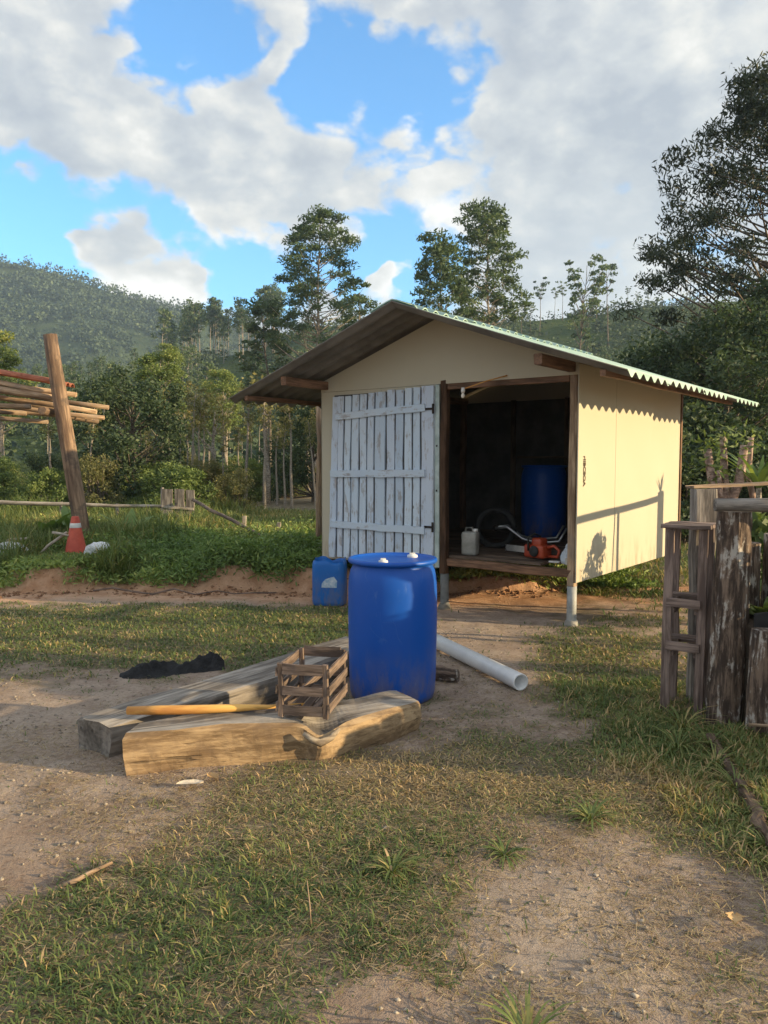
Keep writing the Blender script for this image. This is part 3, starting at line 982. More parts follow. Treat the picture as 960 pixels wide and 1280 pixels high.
tB = tree_meshes('pairA', 4, 19.3, 11.0, lambda t: 3.0 * (1 - t) ** .6 * (.7 + .6 * t) + .45, 105, .75, 85, .32, .11, .15, .5, .003, .5, 8, .42)
put_tree('paired_eucalyptus', tB, (atp(609, 55), 55, -.1), (M_TRUNK, L_EUC), 'taller pointed eucalyptus of the pair behind the shed roof')
tB2 = tree_meshes('pairB', 5, 16.4, 9.0, lambda t: 2.6 * (1 - t * .75) + .3, 84, .75, 85, .32, .11, .14, .5, -.01, .5, 8, .42)
put_tree('paired_eucalyptus', tB2, (atp(556, 53), 53, -.1), (M_TRUNK, L_EUC), 'shorter rounded eucalyptus of the pair behind the shed roof')
tC = tree_meshes('tufted', 6, 17.5, 8.0, lambda t: 4.2 * (.25 + .8 * t) * (1.12 - .5 * t), 40, .75, 42, .40, .26, .14, .1, .0, 1.3, 6, .5, .5)
xC = atp(722, 112)
put_tree('tufted_tree', tC, (xC, 112, float(z_hill(np.array([xC]), np.array([112.]))[0]) + 1.0), (M_TRUNKD, L_EUC), 'sparse tree of separate leaf tufts on the hill right of the paired eucalyptus', sc=1.12)
tD = tree_meshes('giant', 17, 11.9, 5.5, lambda t: 4.3 * (1 - t) ** .55 * (1 - .25 * t) + .6, 165, .66, 170, .19, .048, .18, 1.0, .0, .45, 9, .55)
put_tree('drooping_eucalyptus', tD, (11.1, 22, 0), (M_TRUNKD, L_DROOP), 'big dark tree with drooping leaves towering right of the shed')
tD2 = tree_meshes('second', 18, 6.1, 1.5, lambda t: 2.1 * (1 - t * .75) + .3, 66, .6, 270, .14, .055, .14, .5, .0, .5, 7, .7)
put_tree('leafy_tree', tD2, (10.2, 20, 0), (M_TRUNKD, L_DARK), 'leafy dark tree under the drooping eucalyptus')
tE = tree_meshes('round', 19, 4.2, .9, lambda t: 1.7 * math.sqrt(max(.05, 1 - (1.7 * t - .6) ** 2 * .75)), 70, .55, 270, .12, .055, .12, .25, .0, .5, 6, .8)
put_tree('rounded_tree', tE, (atp(822, 19), 19, 0), (M_TRUNKD, L_DARK), 'rounded dark tree behind the right eave of the shed')
tE2 = tree_meshes('round2', 20, 4.5, .9, lambda t: 2.0 * math.sqrt(max(.05, 1 - (1.7 * t - .6) ** 2 * .75)), 70, .55, 270, .12, .055, .12, .25, .0, .5, 6, .8)
put_tree('rounded_tree', tE2, (atp(900, 17.5), 17.5, 0), (M_TRUNKD, L_DARK), 'rounded tree with paler leaves between the shed and the drooping eucalyptus')
tF = tree_meshes('small', 21, 5.7, 2.8, lambda t: 1.0 * math.sqrt(max(.05, 1 - (1.6 * t - .6) ** 2 * .8)), 40, .42, 210, .11, .055, .08, .2, .0, .6, 6, .6)
put_tree('small_tree', tF, (atp(203, 31), 31, 0), (M_TRUNK, L_BRIGHT), 'small round-crowned bright tree in the middle of the belt behind the fence')
put_tree('small_tree', tF, (atp(284, 40), 40, 0), (M_TRUNK, L_BRIGHT), 'small bright tree below the open field on the hill', rz=2.0, sc=1.05)
put_tree('small_tree', tF, (atp(212, 72), 72, 4.2), (M_TRUNK, L_BRIGHT), 'bright crown rising out of the hillside wood', rz=4.0, sc=1.35)
put_tree('small_tree', tF, (atp(2, 30), 30, 0), (M_TRUNK, L_BRIGHT), 'bright tree above the stacked poles of the shelter', rz=1.0, sc=1.1)
tG = tree_meshes('broad', 22, 3.5, .7, lambda t: 1.5 * math.sqrt(max(.05, 1 - (1.6 * t - .6) ** 2 * .8)), 50, .40, 230, .10, .055, .08, .2, .0, .6, 6, .8)
put_tree('broad_tree', tG, (atp(170, 19.5), 19.5, 0), (M_TRUNKD, L_DARK), 'broad dark-leaved tree behind the leaning pole')
put_tree('broad_tree', tG, (atp(392, 23), 23, 0), (M_TRUNKD, L_DARK), 'broad dark tree beside the left wall of the shed', rz=2.2, sc=.9)


def bare_tree(loc, H, seed, label):
    r = np.random.default_rng(seed)
    root = empty('bare_tree', loc, 0, label, 'tree')
    base = [(0, 0, 0), (.03, 0, H * .3), (-.04, .02, H * .6), (.02, 0, H * .85), (.06, 0, H)]
    parts = [tube_arrays(base, [.085, .07, .055, .04, .015], 7, .06, r)]
    for k in range(7):
        z = H * r.uniform(.4, .85); a = r.uniform(0, 6.28); L = r.uniform(.3, .75) * H * .4
        d = np.array([math.cos(a), math.sin(a) * .6, 1.1]) * L
        parts.append(tube_arrays([(0, 0, z), np.array([0, 0, z]) + d * .5 + r.normal(0, .04, 3), np.array([0, 0, z]) + d], [.03, .02, .006], 5, 0, r, False))
    V, F = merge_tubes(parts)
    link('trunk', pymesh('trunk', V, F), M_TRUNK, root, smooth=True)
    C = r.normal(size=(260, 3)) * np.array([.4, .4, .3]) + np.array([0, 0, H * .95])
    V, T = leaves(C, .14, .08, r, .1)
    link('crown', leaf_mesh('crown', V, T), L_OLIVE, root)


bare_tree((atp(334, 22), 22, .1), 3.3, 3, 'pale forked trunk with few leaves in the scrub left of the shed')
bare_tree((atp(268, 25), 25, .1), 3.0, 8, 'thin bare trunk in the scrub behind the grey boards')

# --- shrubs
B = {}
for k in range(4):
    B['bright', k] = bush_mesh(200 + k, 1.0, .8, 1.25, 44, 170, .24, .075, .036)
    B['olive', k] = bush_mesh(220 + k, 1.0, .8, 1.35, 40, 150, .24, .075, .028)
    B['dark', k] = bush_mesh(240 + k, 1.1, .9, 1.6, 48, 180, .28, .085, .042)
for (kd, k), (sm, fm) in B.items():
    sm.materials.append(M_TRUNKD)
    fm.materials.append({'bright': L_BRIGHT, 'olive': L_OLIVE, 'dark': L_DARK}[kd])
bl = {'bright': ('bright_shrub', 'bright green shrub in the thicket behind the left fence', 'bright shrubs of the left thicket'),
      'olive': ('scrub_bush', 'olive-brown scrub bush in the thicket behind the left fence', 'olive bushes of the left thicket'),
      'dark': ('dark_shrub', 'dark green shrub in the thicket behind the left fence', 'dark shrubs of the left thicket')}
r = np.random.default_rng(33)
for i in range(52):
    px = r.uniform(-30, 425); Y = r.uniform(17.5, 30) if i % 3 else r.uniform(30, 48)
    kd = ['olive', 'bright', 'dark', 'olive', 'bright'][i % 5]
    if px > 230 and r.uniform() < .6:
        kd = 'olive'
    if px < 40:
        kd = 'bright'
    s = r.uniform(.65, 1.1)
    nm, lb, gp = bl[kd]
    put_bush(nm, B[kd, int(r.integers(4))], (atp(px, Y), Y, .15), None, lb, gp, r.uniform(0, 6.28), (s, s, s * r.uniform(.8, 1.3)))
for i in range(20):
    px = r.uniform(735, 1010); Y = r.uniform(13.5, 17)
    s = r.uniform(.9, 1.4)
    put_bush('dark_shrub', B['dark', i % 4], (atp(px, Y), Y, .05), None, 'dark shrub in the undergrowth right of the shed', 'dark shrubs right of the shed', r.uniform(0, 6.28), (s, s, s * r.uniform(.8, 1.25)))

# ------------------------------------------------------------------ the shed
SX, SY, TH = 1.727, 6.991, .651
SW, SL, ZB, ZE, ZR, EA, OF, OB = 3.037, 3.0, .40, 2.17, 2.954, .715, .742, .377
shed = empty('shed', (SX, SY, 0), -TH, 'cream board shed on short posts with a pale green corrugated roof', 'shed')


def shed_pt(x, y, z):
    c, s = math.cos(-TH), math.sin(-TH)
    return (SX + x * c - y * s, SY + x * s + y * c, z)


def z_roof(x):
    return ZE + (ZR - ZE) * (1 - abs(x + SW / 2) / (SW / 2 + EA))


def prism(name, poly, y0, y1, mat, parent):
    """outline in XZ extruded from y0 to y1"""
    n = len(poly)
    V = [(x, y0, z) for x, z in poly] + [(x, y1, z) for x, z in poly]
    F = [tuple(range(n)), tuple(range(2 * n - 1, n - 1, -1))] + [(i, i + n, (i + 1) % n + n, (i + 1) % n) for i in range(n)]
    return link(name, pymesh('sheet', V, F), mat, parent)


def build_shed():
    P = shed
    # boarding: front gable, strip and lower panel left of the doorway, back, sides in sheets
    gz = lambda x: z_roof(x) - .045
    xs = [-SW, -SW * .75, -SW / 2, -SW * .25, 0]
    prism('gable_panel', [(-SW - .01, 2.265), (0.008, 2.265)] + [(x, gz(x)) for x in reversed(xs)], -.014, .0, M_PANEL, P)
    prism('front_panel', [(-SW - .01, .40), (-2.2, .405), (-2.2, 2.262), (-SW - .01, 2.262)], -.012, .0, M_PANEL, P)
    prism('front_panel', [(-2.197, .405), (-1.49, .41), (-1.49, 2.262), (-2.197, 2.262)], -.013, .0, M_PANEL, P)
    prism('back_panel', [(-SW, .40), (0, .40)] + [(x, gz(x)) for x in reversed(xs)], SL - .012, SL, M_PANEL, P)
    k = 0
    for a, b in ((-.012, .90), (.903, 1.95), (1.953, SL + .01)):
        for side in (0, 1):
            x0, x1 = (.0, .012) if side == 0 else (-SW - .012, -SW)
            b2 = Matrix.Translation(((x0 + x1) / 2, (a + b) / 2, (ZB + 2.36) / 2))
            me = box_mesh(x1 - x0, b - a, 2.36 - ZB, .0015)
            for v in me.vertices:
                v.co.x += .003 * math.sin(v.co.y * 9 + k)
            o = link('side_panel', me, M_PANEL, P, b2)
            k += 1
            if side == 0 and a < 0:
                # stencilled line of print running up the board
                cu = bpy.data.curves.new('print', 'FONT'); cu.body = 'rIIBCSOA'; cu.size = .072; cu.offset = .0022; cu.extrude = .0008; cu.space_character = .92
                ft = bpy.data.objects.new('print', cu); col.objects.link(ft)
                bpy.context.view_layer.update()
                tm = bpy.data.meshes.new_from_object(ft.evaluated_get(bpy.context.evaluated_depsgraph_get()))
                bpy.data.objects.remove(ft); bpy.data.curves.remove(cu)
                Mx = Matrix(((0, 0, 1, .0085), (0, -1, 0, .145 - (a + b) / 2), (1, 0, 0, 1.19 - (ZB + 2.36) / 2), (0, 0, 0, 1)))
                Mx = Matrix(((0, 0, 1, .0105), (0, -1, 0, .150 - (a + b) / 2), (1, 0, 0, 1.185 - (ZB + 2.36) / 2), (0, 0, 0, 1)))
                Mx = Matrix(((0, 0, 1, .0105), (0, 1, 0, .105 - (a + b) / 2), (-1, 0, 0, 1.545 - (ZB + 2.36) / 2), (0, 0, 0, 1)))
                link('printed_lettering', tm, M_INK, o, Mx)
    # unpainted backs of the boards, their colour darkened for the shade inside
    for nm, c, sz in (('shade_lining', (-SW / 2, SL - .022, 1.36), (SW - .04, .008, 1.90)), ('shade_lining', (-.008, SL / 2, 1.36), (.008, SL - .12, 1.90)),
                      ('shade_lining', (-SW + .008, SL / 2, 1.36), (.008, SL - .12, 1.90)), ('shade_lining', (-2.25, .012, 1.35), (1.5, .008, 1.82))):
        box(nm, c, sz, M_SHADE_LINING, P, 0)
    for x in (-.7, -1.42, -2.2):
        beam('stud', (x, SL - .055, .46), (x, SL - .055, 2.32), .06, .05, W_FLOOR, P, 3, .1, .003, (0, 1, 0))
    beam('shelf', (-2.0, SL - .20, 1.55), (-.15, SL - .20, 1.56), .24, .025, W_FLOOR, P, 4, .1, .003)
    # frame
    for x, y in ((-.05, .045), (-1.42, .045), (-SW + .045, .045), (-.045, SL - .06), (-1.42, SL - .06), (-SW + .045, SL - .06)):
        vis = y < 1 and x > -2
        beam('post', (x, y if not (x == -1.42) else .02, .36), (x, y if not (x == -1.42) else .02, 2.30), .075, .075, W_BROWN if x != -.05 else W_TAN, P, 5, .12, .003, (0, 1, 0))
        o = lathe('footing', [(.0, -.1), (.047, -.1), (.045, .05), (.044, .18), (.0445, .36), (0, .36)], M_PVCDIRT, P, 16, (x, y if x != -1.42 else .03, 0))
        lathe('footing_collar', [(.060, -.05), (.066, .0), (.055, .045), (.044, .05)], M_CONC, o, 12)
    beam('corner_trim', (.021, SL - .03, .42), (.021, SL - .03, 2.30), .045, .016, W_BROWN, P, 3, .1, .001, (1, 0, 0))
    beam('floor_beam', (-SW, .045, .478), (0, .045, .478), .07, .075, W_BROWN, P, 6, .12, .004)
    beam('floor_beam', (-SW, SL - .06, .465), (0, SL - .06, .465), .07, .075, W_BROWN, P, 6, .12, .004)
    beam('floor_beam', (-SW, 1.5, .465), (0, 1.5, .465), .07, .075, W_BROWN, P, 6, .12, .004)
    n = 14
    for i in range(n):
        y = .06 + i * (SL - .12) / n
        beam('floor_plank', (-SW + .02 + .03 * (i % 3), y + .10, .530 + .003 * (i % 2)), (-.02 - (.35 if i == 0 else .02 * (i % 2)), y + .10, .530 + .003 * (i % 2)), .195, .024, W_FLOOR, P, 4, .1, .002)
    # door jamb trim at the hinge side and lintel
    beam('jamb_trim', (-1.478, -.024, .42), (-1.478, -.024, 2.26), .05, .018, M_GREENTRIM, P, 4, .1, .002, (0, -1, 0))
    beam('lintel', (-1.45, .03, 2.245), (-.09, .03, 2.245), .05, .07, W_BROWN, P, 4, .1, .002)
    # plates and ridge beam carrying the roof
    for x, z in ((-.06, 2.335), (-SW + .06, 2.335)):
        beam('wall_plate', (x, -OF + .06, z), (x, SL + .2, z), .07, .09, W_BROWN, P, 6, .1, .003)
    beam('ridge_beam', (-SW / 2, .02, ZR - .115), (-SW / 2, SL + .2, ZR - .115), .06, .10, W_BROWN, P, 6, .1, .003)
    for x in (.50, -SW - .50):
        beam('purlin', (x, -OF + .05, z_roof(x) - .062), (x, SL + .25, z_roof(x) - .062), .05, .05, W_BROWN, P, 6, .1, .003)
    # roof sheets
    roof = empty('roof'); roof.parent = P
    Ltot = OF + SL + OB
    ns = 4
    wv = .177
    for side in (1, -1):
        for kk in range(ns):
            ya = -OF + kk * Ltot / ns - (.04 if kk else 0); yb = -OF + (kk + 1) * Ltot / ns
            lift = .007 * (kk % 2)
            ext = (.0, .015, -.01, .07)[kk] if side == 1 else (.0, -.012, .01, .0)[kk]
            yy = np.arange(ya, yb + 1e-6, wv / 8)
            xr = -SW / 2; xe = (EA + ext) if side == 1 else (-SW - EA - ext)
            sx = np.linspace(0.0, 1.0, 5)
            V = []; F = []; mi = []
            ny = len(yy); nsx = len(sx)
            sl = (ZR - ZE) / (SW / 2 + EA)
            rr = np.random.default_rng(kk * 2 + side + 5)
            for lay in (0, 1):
                for s_ in sx:
                    x = xr + (xe - xr) * s_
                    zc = ZR - sl * abs(x - xr)
                    for y in yy:
                        sag = -.008 * math.sin(s_ * math.pi)
                        V.append((x, y, zc + .024 * math.cos(2 * math.pi * (y + OF) / wv) + lift + sag + (-.009 if lay else 0)))
            N = ny * nsx
            for a in range(nsx - 1):
                for b in range(ny - 1):
                    q = a * ny + b
                    F.append((q, q + 1, q + ny + 1, q + ny)); mi.append(0)
                    F.append((N + q, N + q + ny, N + q + ny + 1, N + q + 1)); mi.append(1)
            for b in range(ny - 1):
                q = (nsx - 1) * ny + b
                F.append((q, q + 1, N + q + 1, N + q)); mi.append(0)
            for a in range(nsx - 1):
                q = a * ny
                F.append((q, q + ny, N + q + ny, N + q)); mi.append(1)
                q = a * ny + ny - 1
                F.append((q, q + ny, N + q + ny, N + q)); mi.append(1)
            me = pymesh('sheet', V, F, mi)
            bm = bmesh.new(); bm.from_mesh(me); bmesh.ops.recalc_face_normals(bm, faces=bm.faces); bm.to_mesh(me); bm.free()
            me.polygons.foreach_set('use_smooth', [True] * len(me.polygons))
            link('roof_sheet', me, [M_ROOF, M_CEMENT], roof)
    # ridge caps, corrugated like the sheets
    for kk in range(ns):
        ya = -OF + kk * Ltot / ns + .004; yb = -OF + (kk + 1) * Ltot / ns
        yy = np.arange(ya, yb + 1e-6, wv / 8)
        V = []; F = []
        for lay in (0, 1):
            for dx in (-.26, -.06, 0, .06, .26):
                sl = (ZR - ZE) / (SW / 2 + EA)
                for y in yy:
                    V.append((-SW / 2 + dx, y, ZR + .026 - sl * (abs(dx) if abs(dx) > .01 else .018) + .022 * math.cos(2 * math.pi * (y + OF) / wv) + .006 * (kk % 2) - (.01 if lay else 0)))
        ny = len(yy); N = ny * 5
        for a in range(4):
            for b in range(ny - 1):
                q = a * ny + b
                F.append((q, q + ny, q + ny + 1, q + 1)); F.append((N + q, N + q + 1, N + q + ny + 1, N + q + ny))
        for a in (0, 4):
            for b in range(ny - 1):
                q = a * ny + b
                F.append((q, q + 1, N + q + 1, N + q))
        for a in range(4):
            for q in (a * ny, a * ny + ny - 1):
                F.append((q, q + ny, N + q + ny, N + q))
        link('ridge_cap', pymesh('cap', V, F), M_ROOF, roof, smooth=True)
    # door, swung open flat against the front
    door = empty('door', (0, -.045, 0)); door.parent = P
    r = np.random.default_rng(4)
    box('gap_shade', (-2.19, .022, 1.33), (1.30, .006, 1.78), M_SHADE_LINING, door, 0)  # dark sheet added so the gaps between the boards read as shade
    x = -2.79
    widths = [.075, .085, .095, .09, .085, .135, .10, .095, .09, .085, .085]
    zt = 2.235
    beam('stile', (-2.868, .0, .425), (-2.795, .0, 2.20), .09, .026, M_DOOR, door, 10, .08, .003, (0, -1, 0))
    for i, w in enumerate(widths):
        xx = x + w / 2 + .013
        lean = .018 * (1 - i / 11)
        beam('board', (xx - lean, .003, .43 + r.uniform(-.004, .004)), (xx + lean, .003, zt - .03 + .004 * i + r.uniform(-.01, .01)), w - .004, .02, M_DOOR, door, 5, .12, .0025, (0, -1, 0), i * 7)
        x += w + .0185
    beam('stile', (-1.562, .0, .42), (-1.560, .0, 2.25), .105, .028, M_DOOR, door, 6, .1, .002, (0, -1, 0), 3)
    for (za, zb) in ((1.985, 2.035), (1.355, 1.375), (.80, .79)):
        beam('batten', (-2.86 if za < 1.9 else -2.78, -.024, za), (-1.60, -.024, zb), .075, .024, M_DOOR, door, 7, .12, .003, (0, -1, 0), int(za * 100))
    for z in (2.02, .83):
        h = box('hinge', (-1.505, -.020, z), (.022, .018, .10), M_IRON, door, .004)
        beam('hinge_strap', (0, -.004, 0), (-.10, -.004, 0), .022, .005, M_IRON, h, 1, .1, 0, (0, 1, 0))
    for z in (1.65, 1.2):
        box('nail_plate', (-1.476, .006, z), (.012, .012, .02), M_IRON, door, .002)


build_shed()


def shed_loc(x, y, z):
    return Vector(shed_pt(x, y, z))


# bulb on its bracket over the doorway
lamp = empty('lamp', shed_pt(-.70, -.02, 2.30), -TH, 'small bulb on a thin stick sticking out over the shed doorway', 'lamp')
tube('stick', [(0, 0, 0), (-.16, -.11, -.05), (-.33, -.22, -.12)], [.007, .006, .006], W_PEELED, lamp, 6)
lathe('socket', [(0, -.02), (.017, -.02), (.02, .0), (.016, .03), (0, .03)], M_WHITEBAND, lamp, 14, (-.345, -.225, -.14))
lathe('bulb', [(0, -.055), (.012, -.052), (.019, -.036), (.017, -.022), (.010, -.008), (.009, .0)], M_BULB, lamp, 16, (-.345, -.225, -.155))

# things inside, on the plank floor
FZ = .545


def jerry():
    t = empty('jerry_can', shed_pt(-1.22, .20, FZ), -TH + .2, 'grey-white plastic can just inside the doorway by the door jamb', 'can')
    o = link('body', box_mesh(.16, .13, .24, .03, 3), M_JERRY, t, Matrix.Translation((0, 0, .12)), True)
    tube('handle', [(-.05, 0, .235), (-.045, 0, .275), (.02, 0, .28), (.03, 0, .235)], .011, M_JERRY, t, 8)
    lathe('cap', [(.0, .03), (.024, .03), (.024, 0), (.02, 0)], M_WHITEBAND, t, 14, (.055, 0, .238))


jerry()


def chainsaw():
    t = empty('chainsaw', shed_pt(-.50, .26, FZ), -TH + 2.9, 'orange-red chainsaw lying on the shed floor in the doorway', 'chainsaw')
    link('housing', box_mesh(.24, .15, .13, .03, 3), M_ORANGE, t, Matrix.Translation((0, 0, .085)), True)
    link('engine_cover', box_mesh(.12, .12, .10, .03, 3), M_ORANGE, t, Matrix.Translation((-.02, 0, .165)), True)
    link('clutch_cover', box_mesh(.16, .03, .11, .012, 2), M_JERRY, t, Matrix.Translation((.05, -.085, .075)), True)
    tube('front_handle', [(.05, -.08, .10), (.045, -.09, .22), (.04, 0, .25), (.045, .09, .22), (.05, .08, .09)], .011, M_RUBBER, t, 8)
    tube('rear_handle', [(-.10, 0, .12), (-.20, 0, .15), (-.26, 0, .11), (-.24, 0, .05), (-.11, 0, .045)], .015, M_ORANGE, t, 8)
    bar = link('guide_bar', box_mesh(.36, .006, .065, .002), M_STEEL, t, Matrix.Translation((.30, -.07, .075)))
    tube('chain', [(-.17, 0, .036), (.16, 0, .036), (.185, 0, 0), (.16, 0, -.036), (-.17, 0, -.036)], .006, M_IRON, bar, 6)
    lathe('pull_starter', [(.0, .0), (.05, .0), (.055, .012), (.05, .02), (0, .022)], M_RUBBER, t, 16, M=Matrix.Translation((-.02, .074, .09)) @ Matrix.Rotation(-math.pi / 2, 4, 'X'))


chainsaw()


def inner_drum():
    t = empty('blue_drum', shed_pt(-1.50, 2.45, FZ), 0, 'dim blue drum standing deep inside the dark shed', 'drum')
    lathe('body', DRUM, M_BLUE, t, 40)


DRUM = [(0, 0), (.235, 0), (.262, .018), (.272, .06), (.277, .16), (.281, .34), (.2835, .52), (.283, .70), (.279, .775), (.268, .825), (.255, .85), (.2505, .862), (.2565, .868), (.277, .872), (.284, .880), (.284, .892), (.277, .900), (.264, .901), (.258, .893), (.252, .888), (.10, .886), (0, .886)]
inner_drum()
bag = empty('plastic_bag', shed_pt(-.17, .22, FZ), 0, 'crumpled pale plastic bag beside the right doorpost', 'bag')


def crumple(seed, sx, sy, sz, sub=3, amp=.3):
    bm = bmesh.new()
    bmesh.ops.create_icosphere(bm, subdivisions=sub, radius=1)
    r = np.random.default_rng(seed)
    P = r.normal(size=(9, 3)); P /= np.linalg.norm(P, axis=1)[:, None]
    A = r.uniform(-amp, amp, 9)
    for v in bm.verts:
        n = np.array(v.co)
        d = 1 + sum(a * max(0, float(n @ p)) ** 4 for a, p in zip(A, P)) + r.normal(0, amp * .09)
        v.co = Vector((n[0] * d * sx, n[1] * d * sy, max(-.55, n[2] * d) * sz + .5 * sz))
    me = bpy.data.meshes.new('lump'); bm.to_mesh(me); bm.free()
    return me


link('bag_body', crumple(5, .075, .06, .10), M_BAG, bag)
link('bag_knot', crumple(6, .02, .02, .035), M_BAG, bag, Matrix.Translation((.0, 0, .13)))
cb = box('small_box', shed_pt(-.11, .10, FZ + .03), (.05, .05, .06), M_CARD, None, .003, -TH); tag(cb, 'tiny pale carton at the foot of the right doorpost', 'box')
pk = box('paper_packet', shed_pt(-.28, .16, FZ + .008), (.10, .05, .015), M_WHITEBAND, None, .003, -TH + .2); tag(pk, 'flat white packet on the floor before the plastic bag', 'packet')

wheel = empty('wheelbarrow', shed_pt(-1.12, 1.05, FZ), -TH + .5, 'upturned wheelbarrow with bent steel handles in the dark shed', 'wheelbarrow')
V, F = tube_arrays([(.20 * math.cos(a), 0, .20 + .20 * math.sin(a)) for a in np.linspace(0, 2 * math.pi, 25)], .035, 8)
link('tyre', pymesh('tyre', V, F), M_RUBBER, wheel, Matrix.Translation((-.25, 0, 0.02)), True)
lathe('hub', [(0, -.05), (.03, -.05), (.03, .05), (0, .05)], M_IRON, wheel, 14, M=Matrix.Translation((-.25, 0, .22)) @ Matrix.Rotation(math.pi / 2, 4, 'X'))
for s in (-1, 1):
    tube('handle', [(-.25, s * .06, .22), (-.12, s * .12, .24), (.04, s * .16, .12), (.20, s * .18, .08), (.42, s * .20, .10), (.50, s * .21, .24)], .014, M_STEEL, wheel, 8)
tube('brace', [(.20, -.18, .08), (.20, .18, .08)], .012, M_STEEL, wheel, 8)

# ------------------------------------------------------------------ blue drum, can and things round them in the yard
dr = empty('blue_drum', (.055, 4.93, float(zg(.055, 4.93)) - .004), .4, 'large blue plastic drum standing behind the hewn timbers', 'drum')
body = lathe('body', DRUM, M_BLUE, dr, 64)
for (x, y, w) in ((-.06, -.17, .030), (.13, .12, .034)):
    c = lathe('bung', [(0, .018), (w * .55, .018), (w * .6, .012), (w * .95, .012), (w, .006), (w, -.004)], M_WHITEBAND, dr, 20, M=Matrix.Rotation(-.4, 4, 'Z') @ Matrix.Translation((x, y, .890)))
    box('bung_grip', (0, 0, .020), (w * 1.1, .008, .012), M_WHITEBAND, c, .001)

can = empty('blue_can', (-.57, 8.14, float(zg(-.57, 8.14))), -.12, 'small blue plastic can with its top cut open beside the shed corner', 'can')


def open_can():
    # rounded-square wall with an open, unevenly cut top
    n = 32; V = []; F = []
    prof = [(.150, .0), (.166, .012), (.172, .05), (.172, .36), (.170, .43), (.160, .475)]
    def ring(s, z, cut=0):
        out = []
        for k in range(n):
            a = 2 * math.pi * k / n
            c, d = math.cos(a), math.sin(a)
            e = 5.0
            q = (abs(c) ** e + abs(d) ** e) ** (-1 / e)
            out.append((s * q * c, s * .86 * q * d, z + (cut * (.018 * math.sin(3 * a + .6) + .012 * math.sin(7 * a)) if cut else 0)))
        return out
    rings = [ring(s, z) for s, z in prof[:-1]] + [ring(.160, .475, 1), ring(.154, .472, 1)] + [ring(.163, .40), ring(.163, .03)]
    for rg in rings:
        V += rg
    for i in range(len(rings) - 1):
        for k in range(n):
            a = i * n + k; b = i * n + (k + 1) % n
            F.append((a, b, b + n, a + n))
    F.append(tuple(range(n - 1, -1, -1))); F.append(tuple((len(rings) - 1) * n + k for k in range(n)))
    me = pymesh('can', V, F)
    me.polygons.foreach_set('use_smooth', [len(f) == 4 for f in F])
    link('body', me, M_BLUE2, can)
    # torn paper label, flat on the wall
    pts = [(-.06, .20), (.10, .20), (.105, .27), (.07, .315), (.02, .30), (-.02, .285), (-.055, .245)]
    V = [(x, -.1505, z) for x, z in pts] + [(x, -.1475, z) for x, z in pts]; m = len(pts)
    F = [tuple(range(m)), tuple(range(2 * m - 1, m - 1, -1))] + [(i, i + m, (i + 1) % m + m, (i + 1) % m) for i in range(m)]
    link('label_paper', pymesh('label', V, F), M_LABEL, can)


M_LABEL = simple('worn_label', (.22, .36, .52), (.58, .62, .66), 22, .7, .1)
open_can()

# white pipe
def pipe():
    p0 = Vector((.885, 4.96, .058 + float(zg(.885, 4.96)))); p1 = Vector((.27, 6.52, .058 + float(zg(.27, 6.52))))
    L = (p1 - p0).length
    prof = [(.046, 0), (.055, 0), (.0555, .02), (.055, L), (.046, L), (.046, .0)]
    M = frame(p0, p1) @ Matrix.Rotation(math.pi / 2, 4, 'Y')
    o = lathe('plastic_pipe', prof, M_PVC, None, 32, M=M)
    tag(o, 'white plastic drain pipe lying on the earth behind the drum', 'pipe')


pipe()
o = tube('log_chunk', bentpath((.28, 5.32, .05), (.50, 5.20, .045), 4, .006, 3), [.052, .055, .054, .05, .046], M_BARK, None, 10, .06)
tag(o, 'short dark log chunk lying at the right foot of the large drum', 'log')


def loft(name, sections, mat, label, cat):
    """hewn log from stations; each station = ring of points"""
    n = len(sections[0]); V = []; F = []
    for s in sections:
        V += s
    for i in range(len(sections) - 1):
        for k in range(n):
            a = i * n + k; b = i * n + (k + 1) % n
            F.append((a, b, b + n, a + n))
    F.append(tuple(range(n - 1, -1, -1))); F.append(tuple((len(sections) - 1) * n + k for k in range(n)))
    return V, F


